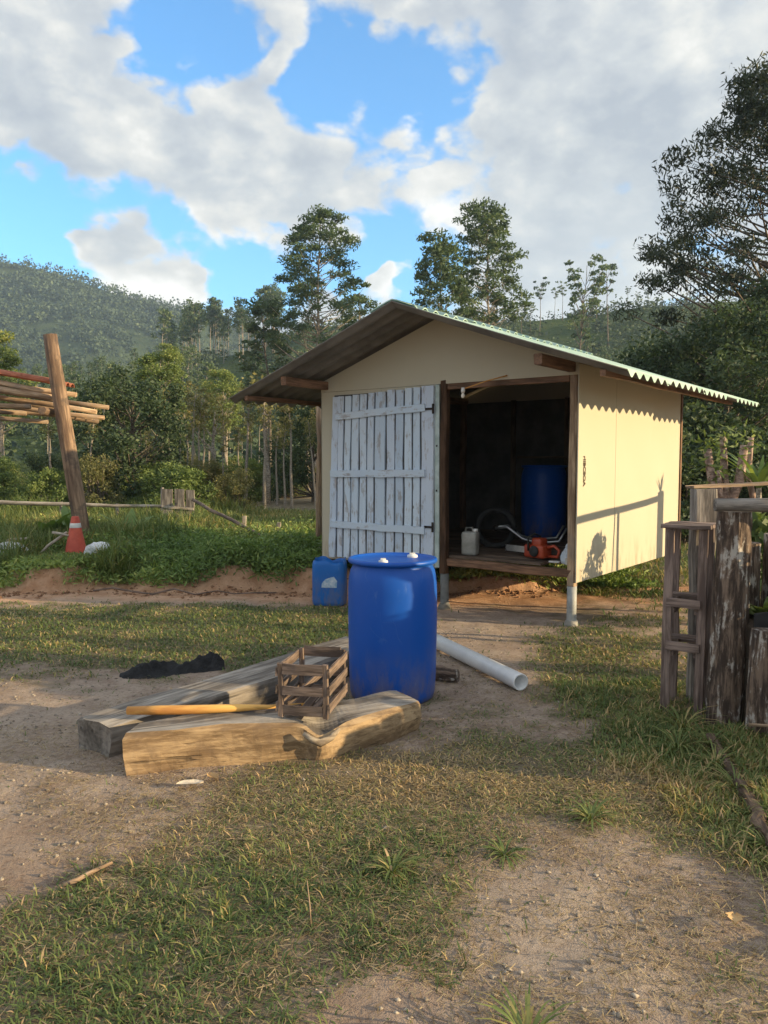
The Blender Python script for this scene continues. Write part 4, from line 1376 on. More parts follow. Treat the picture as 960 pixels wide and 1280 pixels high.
def timber(name, stations, label, seed, side):
    """stations: (front xy, back xy, z bottom, z top front, z top back) along the length"""
    r = np.random.default_rng(seed)
    S = np.array([list(f) + list(b) + [z0, z1, z2] for f, b, z0, z1, z2 in stations], float)
    t = np.linspace(0, len(stations) - 1, (len(stations) - 1) * 6 + 1)
    D = np.stack([np.interp(t, np.arange(len(stations)), S[:, j]) for j in range(S.shape[1])], 1)
    # smooth interior
    for _ in range(2):
        D[1:-1] = (D[:-2] + 2 * D[1:-1] + D[2:]) / 4
    p0 = Vector((D[0, 0], D[0, 1], 0)); p1 = Vector((D[-1, 0], D[-1, 1], 0))
    M = frame(p0, p1); Mi = M.inverted()
    secs = []
    wob = [np.interp(np.arange(len(D)), np.arange(0, len(D) + 4, 4), r.normal(0, .006, len(np.arange(0, len(D) + 4, 4)))) for _ in range(12)]
    for i, d in enumerate(D):
        f = np.array([d[0], d[1]]); b = np.array([d[2], d[3]]); zb, zf, zk = d[4], d[5], d[6]
        q = lambda u, z: (f[0] + (b[0] - f[0]) * u, f[1] + (b[1] - f[1]) * u, z)
        ring = [q(.05, zb), q(.5, zb), q(.95, zb), q(1.0, zb + .02), q(1.02, (zb + zk) / 2), q(1.0, zk - .018), q(.95, zk), q(.7, zk + (zf - zk) * .3 + .004), q(.35, zk + (zf - zk) * .7 + .003), q(.06, zf), q(.0, zf - .016), q(-.02, (zb + zf) / 2)]
        secs.append([tuple(Mi @ Vector((p[0] + wob[k][i], p[1] + wob[(k + 3) % 12][i], p[2] + (wob[(k + 5) % 12][i] * .6 if 3 <= k else 0)))) for k, p in enumerate(ring)])
    V, F = loft(name, secs, None, label, 'timber')
    n12 = len(F) - 2
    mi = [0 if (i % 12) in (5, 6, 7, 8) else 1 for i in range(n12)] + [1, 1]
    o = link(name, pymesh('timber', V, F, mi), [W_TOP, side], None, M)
    tag(o, label, 'timber')
    return o


timber('hewn_timber', [((-1.235, 3.62), (-1.20, 3.86), -.01, .205, .19), ((-.90, 3.715), (-.90, 3.98), -.01, .205, .20), ((-.60, 3.79), (-.62, 4.08), .0, .20, .20), ((-.42, 3.83), (-.46, 4.15), .0, .185, .195),
                       ((-.315, 3.805), (-.36, 4.20), .0, .125, .185), ((-.19, 3.90), (-.24, 4.26), .0, .165, .18), ((.02, 4.06), (-.06, 4.36), .0, .175, .18), ((.20, 4.25), (.06, 4.46), .0, .165, .165)],
       'front hewn timber with a scooped edge under the slatted crate', 3, W_SIDE)
timber('hewn_timber', [((-1.37, 3.84), (-1.60, 3.985), .0, .165, .17), ((-1.02, 4.23), (-1.27, 4.42), .0, .175, .18), ((-.70, 4.62), (-.98, 4.84), .0, .18, .18), ((-.46, 4.98), (-.72, 5.22), .0, .18, .18), ((-.22, 5.34), (-.46, 5.62), .0, .18, .18), ((-.08, 5.55), (-.30, 5.86), .0, .17, .17)],
       'longer hewn timber running behind the drum with a cracked grey top', 8, W_SIDESHADE)
o = tube('bark_lip', [(-.40, 3.79, .150), (-.355, 3.785, .118), (-.315, 3.785, .104), (-.265, 3.82, .118), (-.225, 3.855, .15)], [.010, .017, .02, .017, .010], W_TIMBER, None, 8, .05)
tag(o, 'curled strip of wood on the scooped edge of the front timber', 'wood strip')


def crate():
    z0 = .207
    t = empty('slatted_crate', (-.375, 4.05, z0), -.18, 'small open slatted wooden crate standing on the front timber', 'crate')
    w, d, h = .258, .40, .272
    for sx in (-1, 1):
        for sy in (-1, 1):
            beam('corner_post', (sx * (w / 2 - .012), sy * (d / 2 - .012), 0), (sx * (w / 2 - .012), sy * (d / 2 - .012), h - (.0 if sy < 0 else .01)), .026, .026, W_CRATE, t, 3, .12, .002, (0, 1, 0))
    for sy in (-1, 1):
        for z, hh in ((.035, .05), (.135, .045), (.245, .055)):
            beam('end_slat', (-w / 2 + .025, sy * (d / 2 - .006) * 1.0, z), (w / 2 - .025, sy * (d / 2 - .006), z), .012, hh, W_CRATE, t, 3, .1, .0015)
    for sx in (-1, 1):
        for z in (.05, .14, .23):
            beam('side_slat', (sx * (w / 2 + .006), -d / 2, z), (sx * (w / 2 + .006), d / 2, z), .010, .046, W_CRATE, t, 4, .1, .0015)
    for k in range(4):
        x = -w / 2 + .05 + k * .055
        beam('bottom_slat', (x, -d / 2 + .03, .008), (x, d / 2 - .03, .008), .042, .009, W_CRATE, t, 2, .1, .001)
    beam('loose_slat', (-w / 2 + .025, -d / 2 + .035, .05), (w / 2 - .075, .02, .185), .016, .03, W_CRATE, t, 2, .1, .001)


crate()
o = tube('peeled_branch', [(-1.315, 3.925, .222), (-1.15, 3.918, .226), (-.95, 3.925, .228), (-.75, 3.95, .228), (-.60, 3.985, .222), (-.42, 4.06, .213)], [.021, .024, .023, .0195, .011, .007], W_PEELED, None, 12, .03)
tag(o, 'peeled orange branch lying across the two hewn timbers', 'branch')


def ash():
    r = np.random.default_rng(2)
    n = 52; V = []; F = []
    xs = np.linspace(-.36, .36, n); ys = np.linspace(-.17, .17, 26)
    X, Y = np.meshgrid(xs, ys)
    H = .075 * np.exp(-(((X + .20) / .14) ** 2 + ((Y + .01) / .10) ** 2)) + .07 * np.exp(-(((X - .10) / .22) ** 2 + ((Y - .03) / .085) ** 2)) + .05 * np.exp(-(((X - .28) / .09) ** 2 + ((Y - .05) / .08) ** 2))
    H = 1.25 * H * (.45 + 1.1 * fbm(X * 16, Y * 16, 3, 3)) + .018 * (fbm(X * 34, Y * 34, 8, 2) - .5) * (H > .01) - .016
    Vv = np.stack([X.ravel(), Y.ravel(), H.ravel()], 1)
    i = np.arange(X.size).reshape(X.shape)
    Fq = np.stack([i[:-1, :-1], i[:-1, 1:], i[1:, 1:], i[1:, :-1]], -1).reshape(-1, 4)
    me = npmesh('heap', Vv, Fq.ravel(), np.full(len(Fq), 4))
    o = link('charred_heap', me, M_ASH, None, Matrix.Translation((-1.50, 5.46, float(zg(-1.5, 5.46)))) @ Matrix.Rotation(.25, 4, 'Z'))
    tag(o, 'low black heap of charred remains on the grass behind the timbers', 'heap')


ash()


def flat_leaf(name, loc, L, W, rz, mat, label, curl=.25, seed=0):
    r = np.random.default_rng(seed)
    V = []; F = []
    n = 7
    for i in range(n):
        t = i / (n - 1)
        w = W * math.sin(math.pi * min(max(t, .03), .97)) ** .7 * (1 + r.normal(0, .12))
        for k in (-1, -.5, 0, .5, 1):
            V.append((L * (t - .5), w * .5 * k, .012 + curl * W * (abs(k) ** 2) * .6 + .02 * L * math.sin(5 * t)))
    N = len(V)
    V += [(x, y, z - .0015) for x, y, z in V]
    for i in range(n - 1):
        for k in range(4):
            a = i * 5 + k
            F.append((a, a + 5, a + 6, a + 1)); F.append((N + a, N + a + 1, N + a + 6, N + a + 5))
    o = link(name, pymesh('leaf', V, F), mat, None, Matrix.Translation(loc) @ Matrix.Rotation(rz, 4, 'Z'))
    return tag(o, label, 'leaf')


M_PALELEAF = simple('pale_dry_leaf', (.45, .38, .30), (.66, .58, .47), 20, .8, .3)
M_TANLEAF = simple('tan_dry_leaf', (.40, .24, .10), (.55, .36, .17), 20, .8, .3)
flat_leaf('dry_leaf', (-.885, 3.47, float(zg(-.885, 3.47)) + .012), .12, .055, .3, M_PALELEAF, 'pale curled dry leaf in front of the lit timber end', seed=1)
flat_leaf('dry_leaf', (-.80, 3.56, float(zg(-.80, 3.56)) + .012), .09, .05, 2.3, M_TANLEAF, 'brown dry leaf beside the pale leaf and the timber', seed=3)
flat_leaf('dry_leaf', (1.13, 2.42, float(zg(1.13, 2.42)) + .012), .06, .055, 1.2, M_TANLEAF, 'tan dry leaf lying on the bare earth near the garden bed', seed=2)
o = tube('dead_stick', bentpath((-1.12, 2.63, .02 + float(zg(-1.12, 2.63))), (-1.0, 2.78, .022 + float(zg(-1, 2.78))), 4, .004, 3), [.008, .009, .008, .007, .005], W_TAN, None, 7, .05)
tag(o, 'short grey dead stick lying on the trampled grass', 'stick')
o = tube('dry_stalk', [(-.235, 2.42, .0), (-.24, 2.43, .07), (-.25, 2.45, .14)], [.003, .0025, .0015], W_TAN, None, 5)
tag(o, 'thin upright straw stalk in the green grass patch', 'stalk')
o = tube('thin_branch', bentpath((-3.3, 8.78, .03), (-1.2, 8.62, .03), 9, .02, 4), [.012] * 5 + [.009] * 5, W_CRATE, None, 6, .1)
tag(o, 'long thin dark branch lying along the foot of the soil bank', 'branch')

# ------------------------------------------------------------------ left side: pole, cone, shelter, fence
gz = lambda x, y: float(zg(np.array([x]), np.array([y]))[0])
o = tube('leaning_pole', [(-4.18, 10.85, .1), (-4.22, 10.84, .6), (-4.33, 10.82, 1.4), (-4.43, 10.80, 2.2), (-4.52, 10.80, 2.85), (-4.565, 10.80, 3.22)], [.105, .108, .104, .10, .096, .09], W_POLE, None, 16, .035)
tag(o, 'thick leaning wooden pole with flaking bark beside the traffic cone', 'pole')

cone = empty('traffic_cone', (-3.97, 10.0, gz(-3.97, 10.0) + .01), .2, 'faded red traffic cone with a white band at the foot of the leaning pole', 'traffic cone')
cone.scale = (1.05, 1.05, 1.0)
b = link('base', box_mesh(.30, .30, .035, .012, 2), M_RUBBER, cone, Matrix.Translation((0, 0, .018)))
lathe('body', [(.135, .034), (.125, .06), (.068, .36)], M_CONE, cone, 32)
lathe('band', [(.069, .355), (.0705, .357), (.0605, .413), (.059, .415)], M_WHITEBAND, cone, 32)
lathe('tip', [(.0595, .412), (.044, .49), (.036, .50), (.022, .495), (.02, .40)], M_CONE, cone, 32)
o = tube('prop_stick', [(-4.46, 9.9, gz(-4.46, 9.9) - .02), (-4.3, 9.95, .42), (-4.08, 10.0, .585)], [.02, .018, .016], W_SILVER, None, 8, .04)
tag(o, 'grey stick leaning against the traffic cone from the weeds', 'stick')
o = tube('short_stick', [(-4.24, 9.93, .585), (-4.12, 9.95, .565), (-4.03, 9.93, .545)], [.018, .016, .012], W_SILVER, None, 8, .04)
tag(o, 'short pale stick end lying on the prop stick by the cone', 'stick')

sk = link('white_sack', crumple(12, .14, .11, .13, 3, .4), M_SACK, None, Matrix.Translation((-3.66, 9.85, gz(-3.66, 9.85) + .01))); tag(sk, 'crumpled white sack lying right of the traffic cone', 'sack')
sk = link('white_sack', crumple(14, .26, .15, .15, 3, .4), M_SACK, None, Matrix.Translation((-4.82, 10.0, gz(-4.82, 10.0) + .0))); tag(sk, 'white sack half hidden in weeds beside the brown pot', 'sack')
pot = lathe('clay_pot', [(0, 0), (.12, 0), (.16, .06), (.17, .18), (.16, .22), (.145, .22), (.15, .17), (.0, .15)], M_TILE, None, 24, (-5.0, 9.85, gz(-5.0, 9.85) - .02)); tag(pot, 'brown clay pot beside the white sack in the weeds', 'pot')
o = tube('pale_branch', bentpath((-5.05, 10.0, .44), (-4.62, 10.05, .50), 4, .012, 6), [.02, .022, .02, .018, .012], W_SILVER, None, 8, .05)
tag(o, 'pale bent branch lying on the sack beside the pot', 'branch')

# roof of poles and clay tiles
sh = empty('pole_shelter', (-6.2, 11.3, 0), 0, 'open shelter of loose poles carrying red clay tiles', 'shelter')


def rel(p):
    return (p[0] + 6.2, p[1] - 11.3, p[2])


rf = [((-8.2, 11.2, 3.08), (-4.30, 10.98, 2.42), .05), ((-8.2, 11.05, 2.96), (-4.55, 10.98, 2.37), .062), ((-8.2, 11.7, 2.82), (-4.25, 11.6, 2.22), .05), ((-8.0, 11.5, 2.60), (-4.05, 11.35, 2.12), .045),
      ((-7.8, 11.9, 2.72), (-4.75, 11.9, 2.28), .05), ((-7.8, 10.9, 2.30), (-4.95, 11.0, 2.26), .05), ((-7.8, 11.2, 2.34), (-4.78, 11.15, 2.05), .042), ((-7.5, 12.1, 2.38), (-4.5, 12.1, 2.16), .042), ((-7.9, 12.4, 2.85), (-4.35, 12.4, 2.34), .05), ((-7.9, 11.0, 2.26), (-5.15, 11.3, 2.18), .045)]
for i, (a, b_, rr) in enumerate(rf):
    tube('rafter', [rel(p) for p in bentpath(a, b_, 6, .015, i)], [rr * .82 * k for k in (1.1, 1.08, 1.05, 1, .97, .92, .85)], W_TAN, sh, 10, .04, i)
for i, (x, y) in enumerate(((-6.6, 10.8), (-6.6, 12.5))):
    tube('post', [rel((x, y, -.1)), rel((x + .02, y, 1.3)), rel((x, y, 2.75))], [.09, .085, .08], W_POLE, sh, 12, .04, i)
tube('cross_beam', [rel((-6.6, 10.5, 2.50)), rel((-6.6, 12.8, 2.50))], [.07, .065], W_POLE, sh, 10, .04)
tube('cross_beam', [rel((-4.62, 10.6, 2.18)), rel((-4.66, 12.7, 2.14))], [.055, .05], W_POLE, sh, 10, .04)
tmesh = None
for i in range(9):
    for j in range(5):
        L = .42; V = []; F = []
        if tmesh is None:
            for s in range(3):
                for k in range(7):
                    a = math.pi * k / 6
                    rr = .085 - .012 * s / 2
                    V.append((L * s / 2, rr * math.cos(a), rr * .8 * math.sin(a)))
            N = len(V)
            V += [(x, y * .84, z * .84) for x, y, z in V]
            for s in range(2):
                for k in range(6):
                    a = s * 7 + k
                    F.append((a, a + 1, a + 8, a + 7)); F.append((N + a, N + a + 7, N + a + 8, N + a + 1))
            for s in (0, 14):
                for k in range(6):
                    F.append((s + k, s + k + 1, N + s + k + 1, N + s + k))
            tmesh = pymesh('tile', V, F); tmesh.materials.append(M_TILE)
        x = -8.1 + i * .38; z = 3.18 - (x + 8.1) * .172
        p = rel((x, 10.98 + j * .19, z))
        M = frame(p, (p[0] + .4, p[1], p[2] - .062)) @ Matrix.Rotation(random.uniform(-.06, .06), 4, 'Z')
        link('roof_tile', tmesh, None, sh, M)

# bamboo rail fence
fn = empty('bamboo_fence', (-5.0, 15.2, .2), 0, 'low fence with one long pale bamboo rail on thin posts', 'fence')


def rel2(p):
    return (p[0] + 5.0, p[1] - 15.2, p[2] - .2)


tube('rail', [rel2(p) for p in bentpath((-10.0, 15.4, .74), (-3.66, 15.0, .60), 8, .012, 2)], [.045, .044, .043, .042, .04, .037, .034, .03, .026], W_SILVER, fn, 10, .03)
for i, (px, h) in enumerate(((-9.2, .75), (-7.6, .72), (-6.35, .70), (-5.25, .66), (-4.36, .98))):
    tube('post', [rel2((px, 15.25, .1)), rel2((px + .02, 15.27, h))], [.035, .03], W_GREY, fn, 8, .05, i)

bp = empty('board_panel', (-3.95, 14.9, .2), 0, 'three weathered grey boards standing upright at the end of the bamboo rail', 'board panel')
for i, (x, w, h) in enumerate(((-.20, .20, .76), (.03, .18, .76), (.225, .16, .74))):
    beam('board', (x, .02 * i, 0), (x + .01, .02 * i, h), w, .025, W_GREY, bp, 4, .1, .004, (0, 1, 0), i)
beam('batten', (-.30, -.03, .42), (.31, -.01, .38), .03, .045, W_SILVER, bp, 3)

o = tube('fallen_rail', bentpath((-3.63, 14.8, .76), (-1.42, 11.0, .28), 8, .015, 7), [.032, .033, .032, .03, .03, .028, .026, .024, .02], W_CRATE, None, 8, .05)
tag(o, 'dark fallen rail sloping down from the boards into the weeds', 'rail')
for i, (x, y, h) in enumerate(((-2.35, 13.0, .58), (-1.72, 12.6, .50))):
    o = beam('stake', (x, y, .15), (x + .02, y, h), .065, .05, W_SILVER, None, 3, .15, .004, (0, 1, 0), i)
    tag(o, ('pale short stake beneath the middle of the fallen rail', 'pale short stake beyond the low end of the fallen rail')[i], 'stake')
o = tube('tall_bamboo', bentpath((-.865, 10.3, .15), (-.85, 10.3, 2.25), 8, .008, 4), [.045, .043, .044, .042, .042, .04, .04, .038, .036], W_TAN, None, 12, .02)
tag(o, 'yellowish upright bamboo pole beside the left corner of the shed', 'pole')
o = tube('cut_branch', bentpath((-1.15, 9.9, .42), (-.62, 9.75, .36), 3, .01, 2), [.02, .02, .018, .015], W_SILVER, None, 8, .05)
tag(o, 'short pale branch poking out between the bamboo pole and the blue can', 'branch')

# ------------------------------------------------------------------ right side: rack, posts, planter
rk = empty('wooden_rack', (1.83, 4.66, gz(1.83, 4.66)), -.55, 'narrow upright slatted wooden rack leaning before the gate post', 'rack')
hw, hd, hh = .095, .10, 1.10
for sx in (-1, 1):
    for sy in (-1, 1):
        beam('leg', (sx * hw, sy * hd, 0), (sx * hw + .005, sy * hd, hh), .052, .026, W_RACK, rk, 5, .12, .002, (0, 1, 0), sx + 2 * sy)
for i in range(3):
    beam('top_slat', (-hw - .04, -hd - .005 + i * .105, hh + .013), (hw + .045, -hd + i * .105, hh + .013), .075, .022, W_RACK, rk, 3, .1, .002, (0, 0, 1), i)
for z in (.66, .40):
    for sy in (-1, 1):
        beam('rung', (-hw, sy * (hd + .024), z), (hw, sy * (hd + .024), z), .022, .05, W_RACK, rk, 3, .1, .002)
    for sx in (-1, 1):
        beam('side_rung', (sx * (hw - .03), -hd, z - .045), (sx * (hw - .03), hd, z - .045), .02, .045, W_RACK, rk, 3, .1, .002)
    beam('shelf_slat', (-hw + .01, 0, z + .035), (hw - .01, 0, z + .035), .07, .018, W_RACK, rk, 2, .1, .002)

o = beam('gate_post', (1.985, 4.82, -.1), (1.965, 4.80, 1.325), .135, .10, W_GREY, None, 7, .08, .003, (0, 1, 0)); tag(o, 'flat-topped grey sawn post behind the slatted rack', 'post')
o = beam('top_board', (1.90, 4.84, 1.336), (3.1, 5.0, 1.39), .10, .018, W_TAN, None, 5, .1, .004); tag(o, 'sunlit plank lying on top of the grey gate post', 'plank')
o = bark_tube('bark_post', [(1.93, 4.33, -.1), (1.935, 4.33, .3), (1.94, 4.325, .7), (1.945, 4.32, 1.0), (1.945, 4.32, 1.22)], [.102, .097, .093, .087, .085], M_BARK, None, 4, 44, 40); tag(o, 'thick round post covered in flaking bark carrying the log rail', 'post')
o = tube('log_rail', bentpath((1.80, 4.235, 1.262), (3.6, 4.10, 1.235), 6, .008, 3), [.036, .038, .037, .037, .036, .035, .034], W_GREY, None, 12, .04); tag(o, 'grey round log rail resting across the bark post', 'rail')
o = beam('pale_stake', (2.085, 4.52, 0), (2.075, 4.52, 1.03), .045, .03, W_SILVER, None, 4, .1, .002, (0, 1, 0)); tag(o, 'pale sunlit stake behind the bark post', 'stake')

pl = empty('bark_planter', (2.2, 4.15, 0), 0, 'raised planter walled with upright bark slabs and a black liner', 'planter')
for i in range(8):
    x = 2.03 + i * .125; y = 4.10 - .10 * (x - 2.03)
    h = .60 + .03 * math.sin(i * 2.1)
    bark_tube('bark_slab', [(x - 2.2, y - 4.15, -.12), (x - 2.2 + .01 * math.sin(i * 3), y - 4.15 + .01, h * .5), (x - 2.2 + .012, y - 4.15 + .012, h)], [.080, .077, .073], M_BARK, pl, i + 1)
beam('liner', (2.01 - 2.2, 4.18 - 4.15, .625), (2.95 - 2.2, 4.09 - 4.15, .625), .012, .11, M_BLACK, pl, 8, .1, .006)
box('soil', (.28, .20, .32), (.95, .36, .60), M_SOIL, pl, .03)
for i in range(4):
    x = 2.12 + i * .22
    bark_tube('back_slab', [(x - 2.2, .42, -.12), (x - 2.2, .42, 1.02 + .05 * (i % 2))], [.10, .095], M_BARK, pl, 20 + i, 24, 16)
tube('side_slab', [(-.20, .20, -.12), (-.20, .20, .60)], [.075, .07], M_BARK, pl, 10, .07, 31)
tube('side_slab', [(-.21, .33, -.12), (-.21, .33, .58)], [.075, .07], M_BARK, pl, 10, .07, 32)
tube('tie_twig', bentpath((-.30, -.17, .13), (.20, -.17, .10), 4, .01, 3), .009, W_TAN, pl, 6)

shade_planter = empty('bark_planter', (2.45, 3.5, 0), 0, 'unseen bark planter added to shade the right end of the front timber', 'planter')  # out of view, added to throw shade over the front timber
for i in range(6):
    x = -.33 + i * .13
    for y in (-.17, .19):
        tube('bark_slab', [(x, y, -.12), (x + .01, y, .3), (x, y + .01, .62 + .05 * math.sin(i * 2.3 + y * 9))], [.075, .072, .066], M_BARK, shade_planter, 10, .07, i)
for y in (-.06, .07):
    for x in (-.36, .36):
        tube('bark_slab', [(x, y, -.12), (x, y, .60)], [.075, .068], M_BARK, shade_planter, 10, .07, 40 + int(abs(y) * 100))
box('soil', (0, 0, .28), (.66, .30, .54), M_SOIL, shade_planter, .03)

# bed edging
ed = empty('bed_edging', (1.70, 4.0, 0), 0, 'low earthy board edging of the garden bed', 'edging')
pts = [(1.735, 4.06), (1.66, 3.66), (1.575, 3.25), (1.49, 2.85), (1.40, 2.40), (1.31, 1.95), (1.21, 1.45)]
for i in range(len(pts) - 1):
    (a, b_), (c, d_) = pts[i], pts[i + 1]
    beam('edge_board', (a - 1.70, b_ - 4.0, .004), (c - 1.70, d_ - 4.0, .004), 0.05, .10, W_FLOOR, ed, 6, .25, .008, (0, 0, 1), i)


def plant(name, loc, n, L, W, r, mat, label, up=.8, arch=.5, cat='plant', stem=None):
    """rosette of long leaves, each a curved ribbon; one crown mesh and a stem"""
    rr = np.random.default_rng(r)
    root = empty(name, loc, 0, label, cat)
    V = []; loops = []; sizes = []; T = []
    z0 = stem or 0.0
    for i in range(n):
        a = i * 2.39996 + rr.normal(0, .3); e = rr.uniform(up * .5, up * 1.25)
        ln = L * rr.uniform(.65, 1.2); w = W * rr.uniform(.7, 1.2)
        dx = np.array([math.cos(a), math.sin(a), 0]); sd = np.array([-math.sin(a), math.cos(a), 0])
        p = np.array([0, 0, z0]); b0 = len(V); k = 5; ee = e
        for s in range(k):
            t = s / (k - 1)
            ww = w * (math.sin(math.pi * (.12 + .85 * t)) ** .8) * .5 + .0008
            V.append(p - sd * ww); V.append(p + sd * ww)
            p = p + (dx * math.cos(ee) + np.array([0, 0, math.sin(ee)])) * ln / (k - 1)
            ee -= arch * rr.uniform(.6, 1.3) / (k - 1) * 1.6
        for s in range(k - 1):
            q = b0 + 2 * s
            loops += [q, q + 1, q + 3, q + 2]; sizes.append(4); T.append(np.clip(.5 + rr.normal(0, .15), 0, 1))
    link('leaf_rosette', npmesh('rosette', np.array(V), loops, sizes, T), mat, root)
    if stem:
        v, f = tube_arrays([(0, 0, -.05), (.01, 0, z0 * .5), (0, 0, z0 + .02)], [.03, .024, .02], 8, .05, rr)
        link('stem', pymesh('stem', v, f), M_TRUNK, root)
    return root


def forked(loc, H, seed, label):
    rr = np.random.default_rng(seed)
    root = empty('pruned_tree', loc, 0, label, 'tree')
    parts = [tube_arrays([(0, 0, -.05), (-.02, 0, H * .4), (-.05, .0, H * .72)], [.046, .038, .034], 9, .06, rr)]
    tips = []
    for dx, dy, dz, rad in ((-.16, .02, H * .28, .034), (.10, -.03, H * .30, .036), (-.02, .08, H * .34, .03), (-.10, -.05, H * .18, .022)):
        b = np.array([-.05, 0, H * .70]); c = b + np.array([dx, dy, dz]); m = (b + c) / 2 + np.array([dx * .25, 0, -.03])
        parts.append(tube_arrays([b, m, c], [rad * 1.2, rad, rad * .85], 8, .06, rr)); tips.append(c)
    v, f = merge_tubes(parts)
    link('trunk', pymesh('trunk', v, f), M_PINK, root, smooth=True)
    C = np.concatenate([t + rr.normal(size=(45, 3)) * .06 for t in tips])
    V, T = leaves(C, .07, .022, rr, .1)
    link('crown', leaf_mesh('crown', V, T), L_BRIGHT, root)


M_PINK = bark_mat('smooth_pinkish_bark', (.20, .13, .10), (.48, .33, .26), (.55, .45, .38), .5)
forked((2.70, 6.0, 0), 1.62, 4, 'pruned tree with a forked pinkish trunk behind the gate post')
o = tube('bent_stem', bentpath((2.96, 6.1, -.05), (2.86, 6.1, 1.68), 6, .018, 5), [.034, .032, .03, .028, .026, .024, .02], M_PINK, None, 8, .06); tag(o, 'thin bent stem beside the pruned forked tree', 'stem')
plant('spiky_plant', (2.86, 5.95, 0), 26, .42, .045, 3, L_WEED, 'spiky long-leaved plant on a stem between the forked tree and the log rail', 1.0, .5, stem=1.28)
plant('leafy_planter_plant', (2.14, 4.33, .60), 20, .20, .05, 5, L_BRIGHT, 'small bright plant growing out of the bark planter beside the stake', .9, .7)
plant('leafy_planter_plant', (2.30, 4.30, .60), 24, .22, .045, 8, L_OLIVE, 'orange-tinged plant in the middle of the bark planter', .9, .8)
plant('leafy_planter_plant', (2.55, 4.30, .60), 24, .26, .05, 9, L_BRIGHT, 'broad green plant at the far end of the bark planter', .9, .8)
put_bush('shade_bush', bush_mesh(305, .36, .17, .50, 34, 90, .11, .06, .032), (2.54, 4.03, .54), (M_TRUNKD, L_WEED), 'unseen bush added over the planter front to shade the rear timber')  # this bush and the next are out of view, added to block low sun
put_bush('shade_bush', bush_mesh(306, .36, .14, .50, 30, 90, .11, .06, .032), (2.56, 4.36, .58), (M_TRUNKD, L_WEED), 'unseen bush added at the planter back to shade the rear timber')
sbm = bush_mesh(300, .26, .22, .55, 16, 70, .11, .06, .035)
sbm[0].materials.append(M_TRUNKD); sbm[1].materials.append(L_BRIGHT)
put_bush('garden_shrub', sbm, (2.62, 5.15, 0), None, 'bright low shrub showing between the planter and the log rail', sc=(1.3, 1.3, 2.0))

# fence that runs on along the yard, right of the side wall (its shadow falls on that wall)
rfn = empty('yard_fence', (3.9, 7.35, 0), 0, 'log rail fence beside the yard right of the shed wall', 'fence')


def rel3(p):
    return (p[0] - 3.9, p[1] - 7.35, p[2])


tube('rail', [rel3(p) for p in bentpath((3.10, 5.75, 1.36), (4.46, 8.52, 1.385), 6, .012, 3)], [.036] * 7, W_GREY, rfn, 10, .05)
beam('post', rel3((3.92, 7.39, -.1)), rel3((3.92, 7.39, 1.36)), .06, .05, W_GREY, rfn, 4, .1, .003, (0, 1, 0))
tube('brace', [rel3((3.80, 7.22, .0)), rel3((3.87, 7.32, 1.34))], [.014, .012], W_GREY, rfn, 6)
tube('post', [rel3((4.44, 8.48, -.1)), rel3((4.44, 8.48, 1.44))], [.10, .095], M_BARK, rfn, 14, .05, 6)
plant('spiky_plant', (4.44, 8.48, 1.43), 14, .22, .03, 13, L_WEED, 'spiky plant growing on top of the yard fence post', 1.2, .2)
sbm2 = bush_mesh(301, .26, .26, .85, 20, 60, .13, .07, .04)
sbm2[0].materials.append(M_TRUNKD); sbm2[1].materials.append(L_WEED)
put_bush('garden_shrub', sbm2, (3.62, 6.88, 0), None, 'loose shrub growing against the yard fence', sc=(1.2, 1.2, 1.35))
put_bush('garden_shrub', sbm2, (2.62, 3.86, 0), None, 'unseen shrub added between the bark planters to shade the rear timber', sc=(1.0, .75, 1.25), rz=3)  # out of view, added to keep sun off the rear timber's side
put_bush('garden_shrub', sbm2, (2.9, .85, 0), None, 'unseen shrub added by the garden bed to shade the near ground', sc=(1.2, 1.2, .75), rz=2)  # out of view, added for dappled shade across the foreground

# ------------------------------------------------------------------ ground cover
def blades(P, L, W, lean, r, tint, zoff=0.0):
    """grass blades: base points P (n,3)"""
    n = len(P)
    a = r.uniform(0, 6.283, n)
    d = np.stack([np.cos(a), np.sin(a), np.zeros(n)], 1); s = np.stack([-np.sin(a), np.cos(a), np.zeros(n)], 1)
    L = (L * r.uniform(.5, 1.4, n))[:, None]; W = (W * r.uniform(.6, 1.3, n))[:, None]
    e = np.clip(r.normal(lean, .35, n), .08, 1.5)[:, None]
    up = np.array([0, 0, 1.0])
    m = P + (d * np.cos(e) + up * np.sin(e)) * L * .55
    e2 = e - r.uniform(.2, .9, (n, 1))
    t = m + (d * np.cos(e2) + up * np.sin(e2)) * L * .45
    V = np.stack([P - s * W * .4, P + s * W * .4, m + s * W * .5, m - s * W * .5, t], 1).reshape(-1, 3)
    b = np.arange(n)[:, None] * 5
    loops = np.concatenate([b + np.array([0, 1, 2, 3]), b + np.array([3, 2, 4])], 1).ravel()
    sizes = np.tile([4, 3], n)
    return V, loops, sizes, np.repeat(tint, 2)


def scatter(n, x0, x1, y0, y1, r, clump=0, cr=.05):
    if clump:
        k = n // clump
        cx = r.uniform(x0, x1, k); cy = r.uniform(y0, y1, k)
        x = np.repeat(cx, clump) + r.normal(0, cr, k * clump); y = np.repeat(cy, clump) + r.normal(0, cr, k * clump)
    else:
        x = r.uniform(x0, x1, n); y = r.uniform(y0, y1, n)
    return x, y


def in_view(x, y, m=.35):
    return np.abs(x) < .50 * y + m


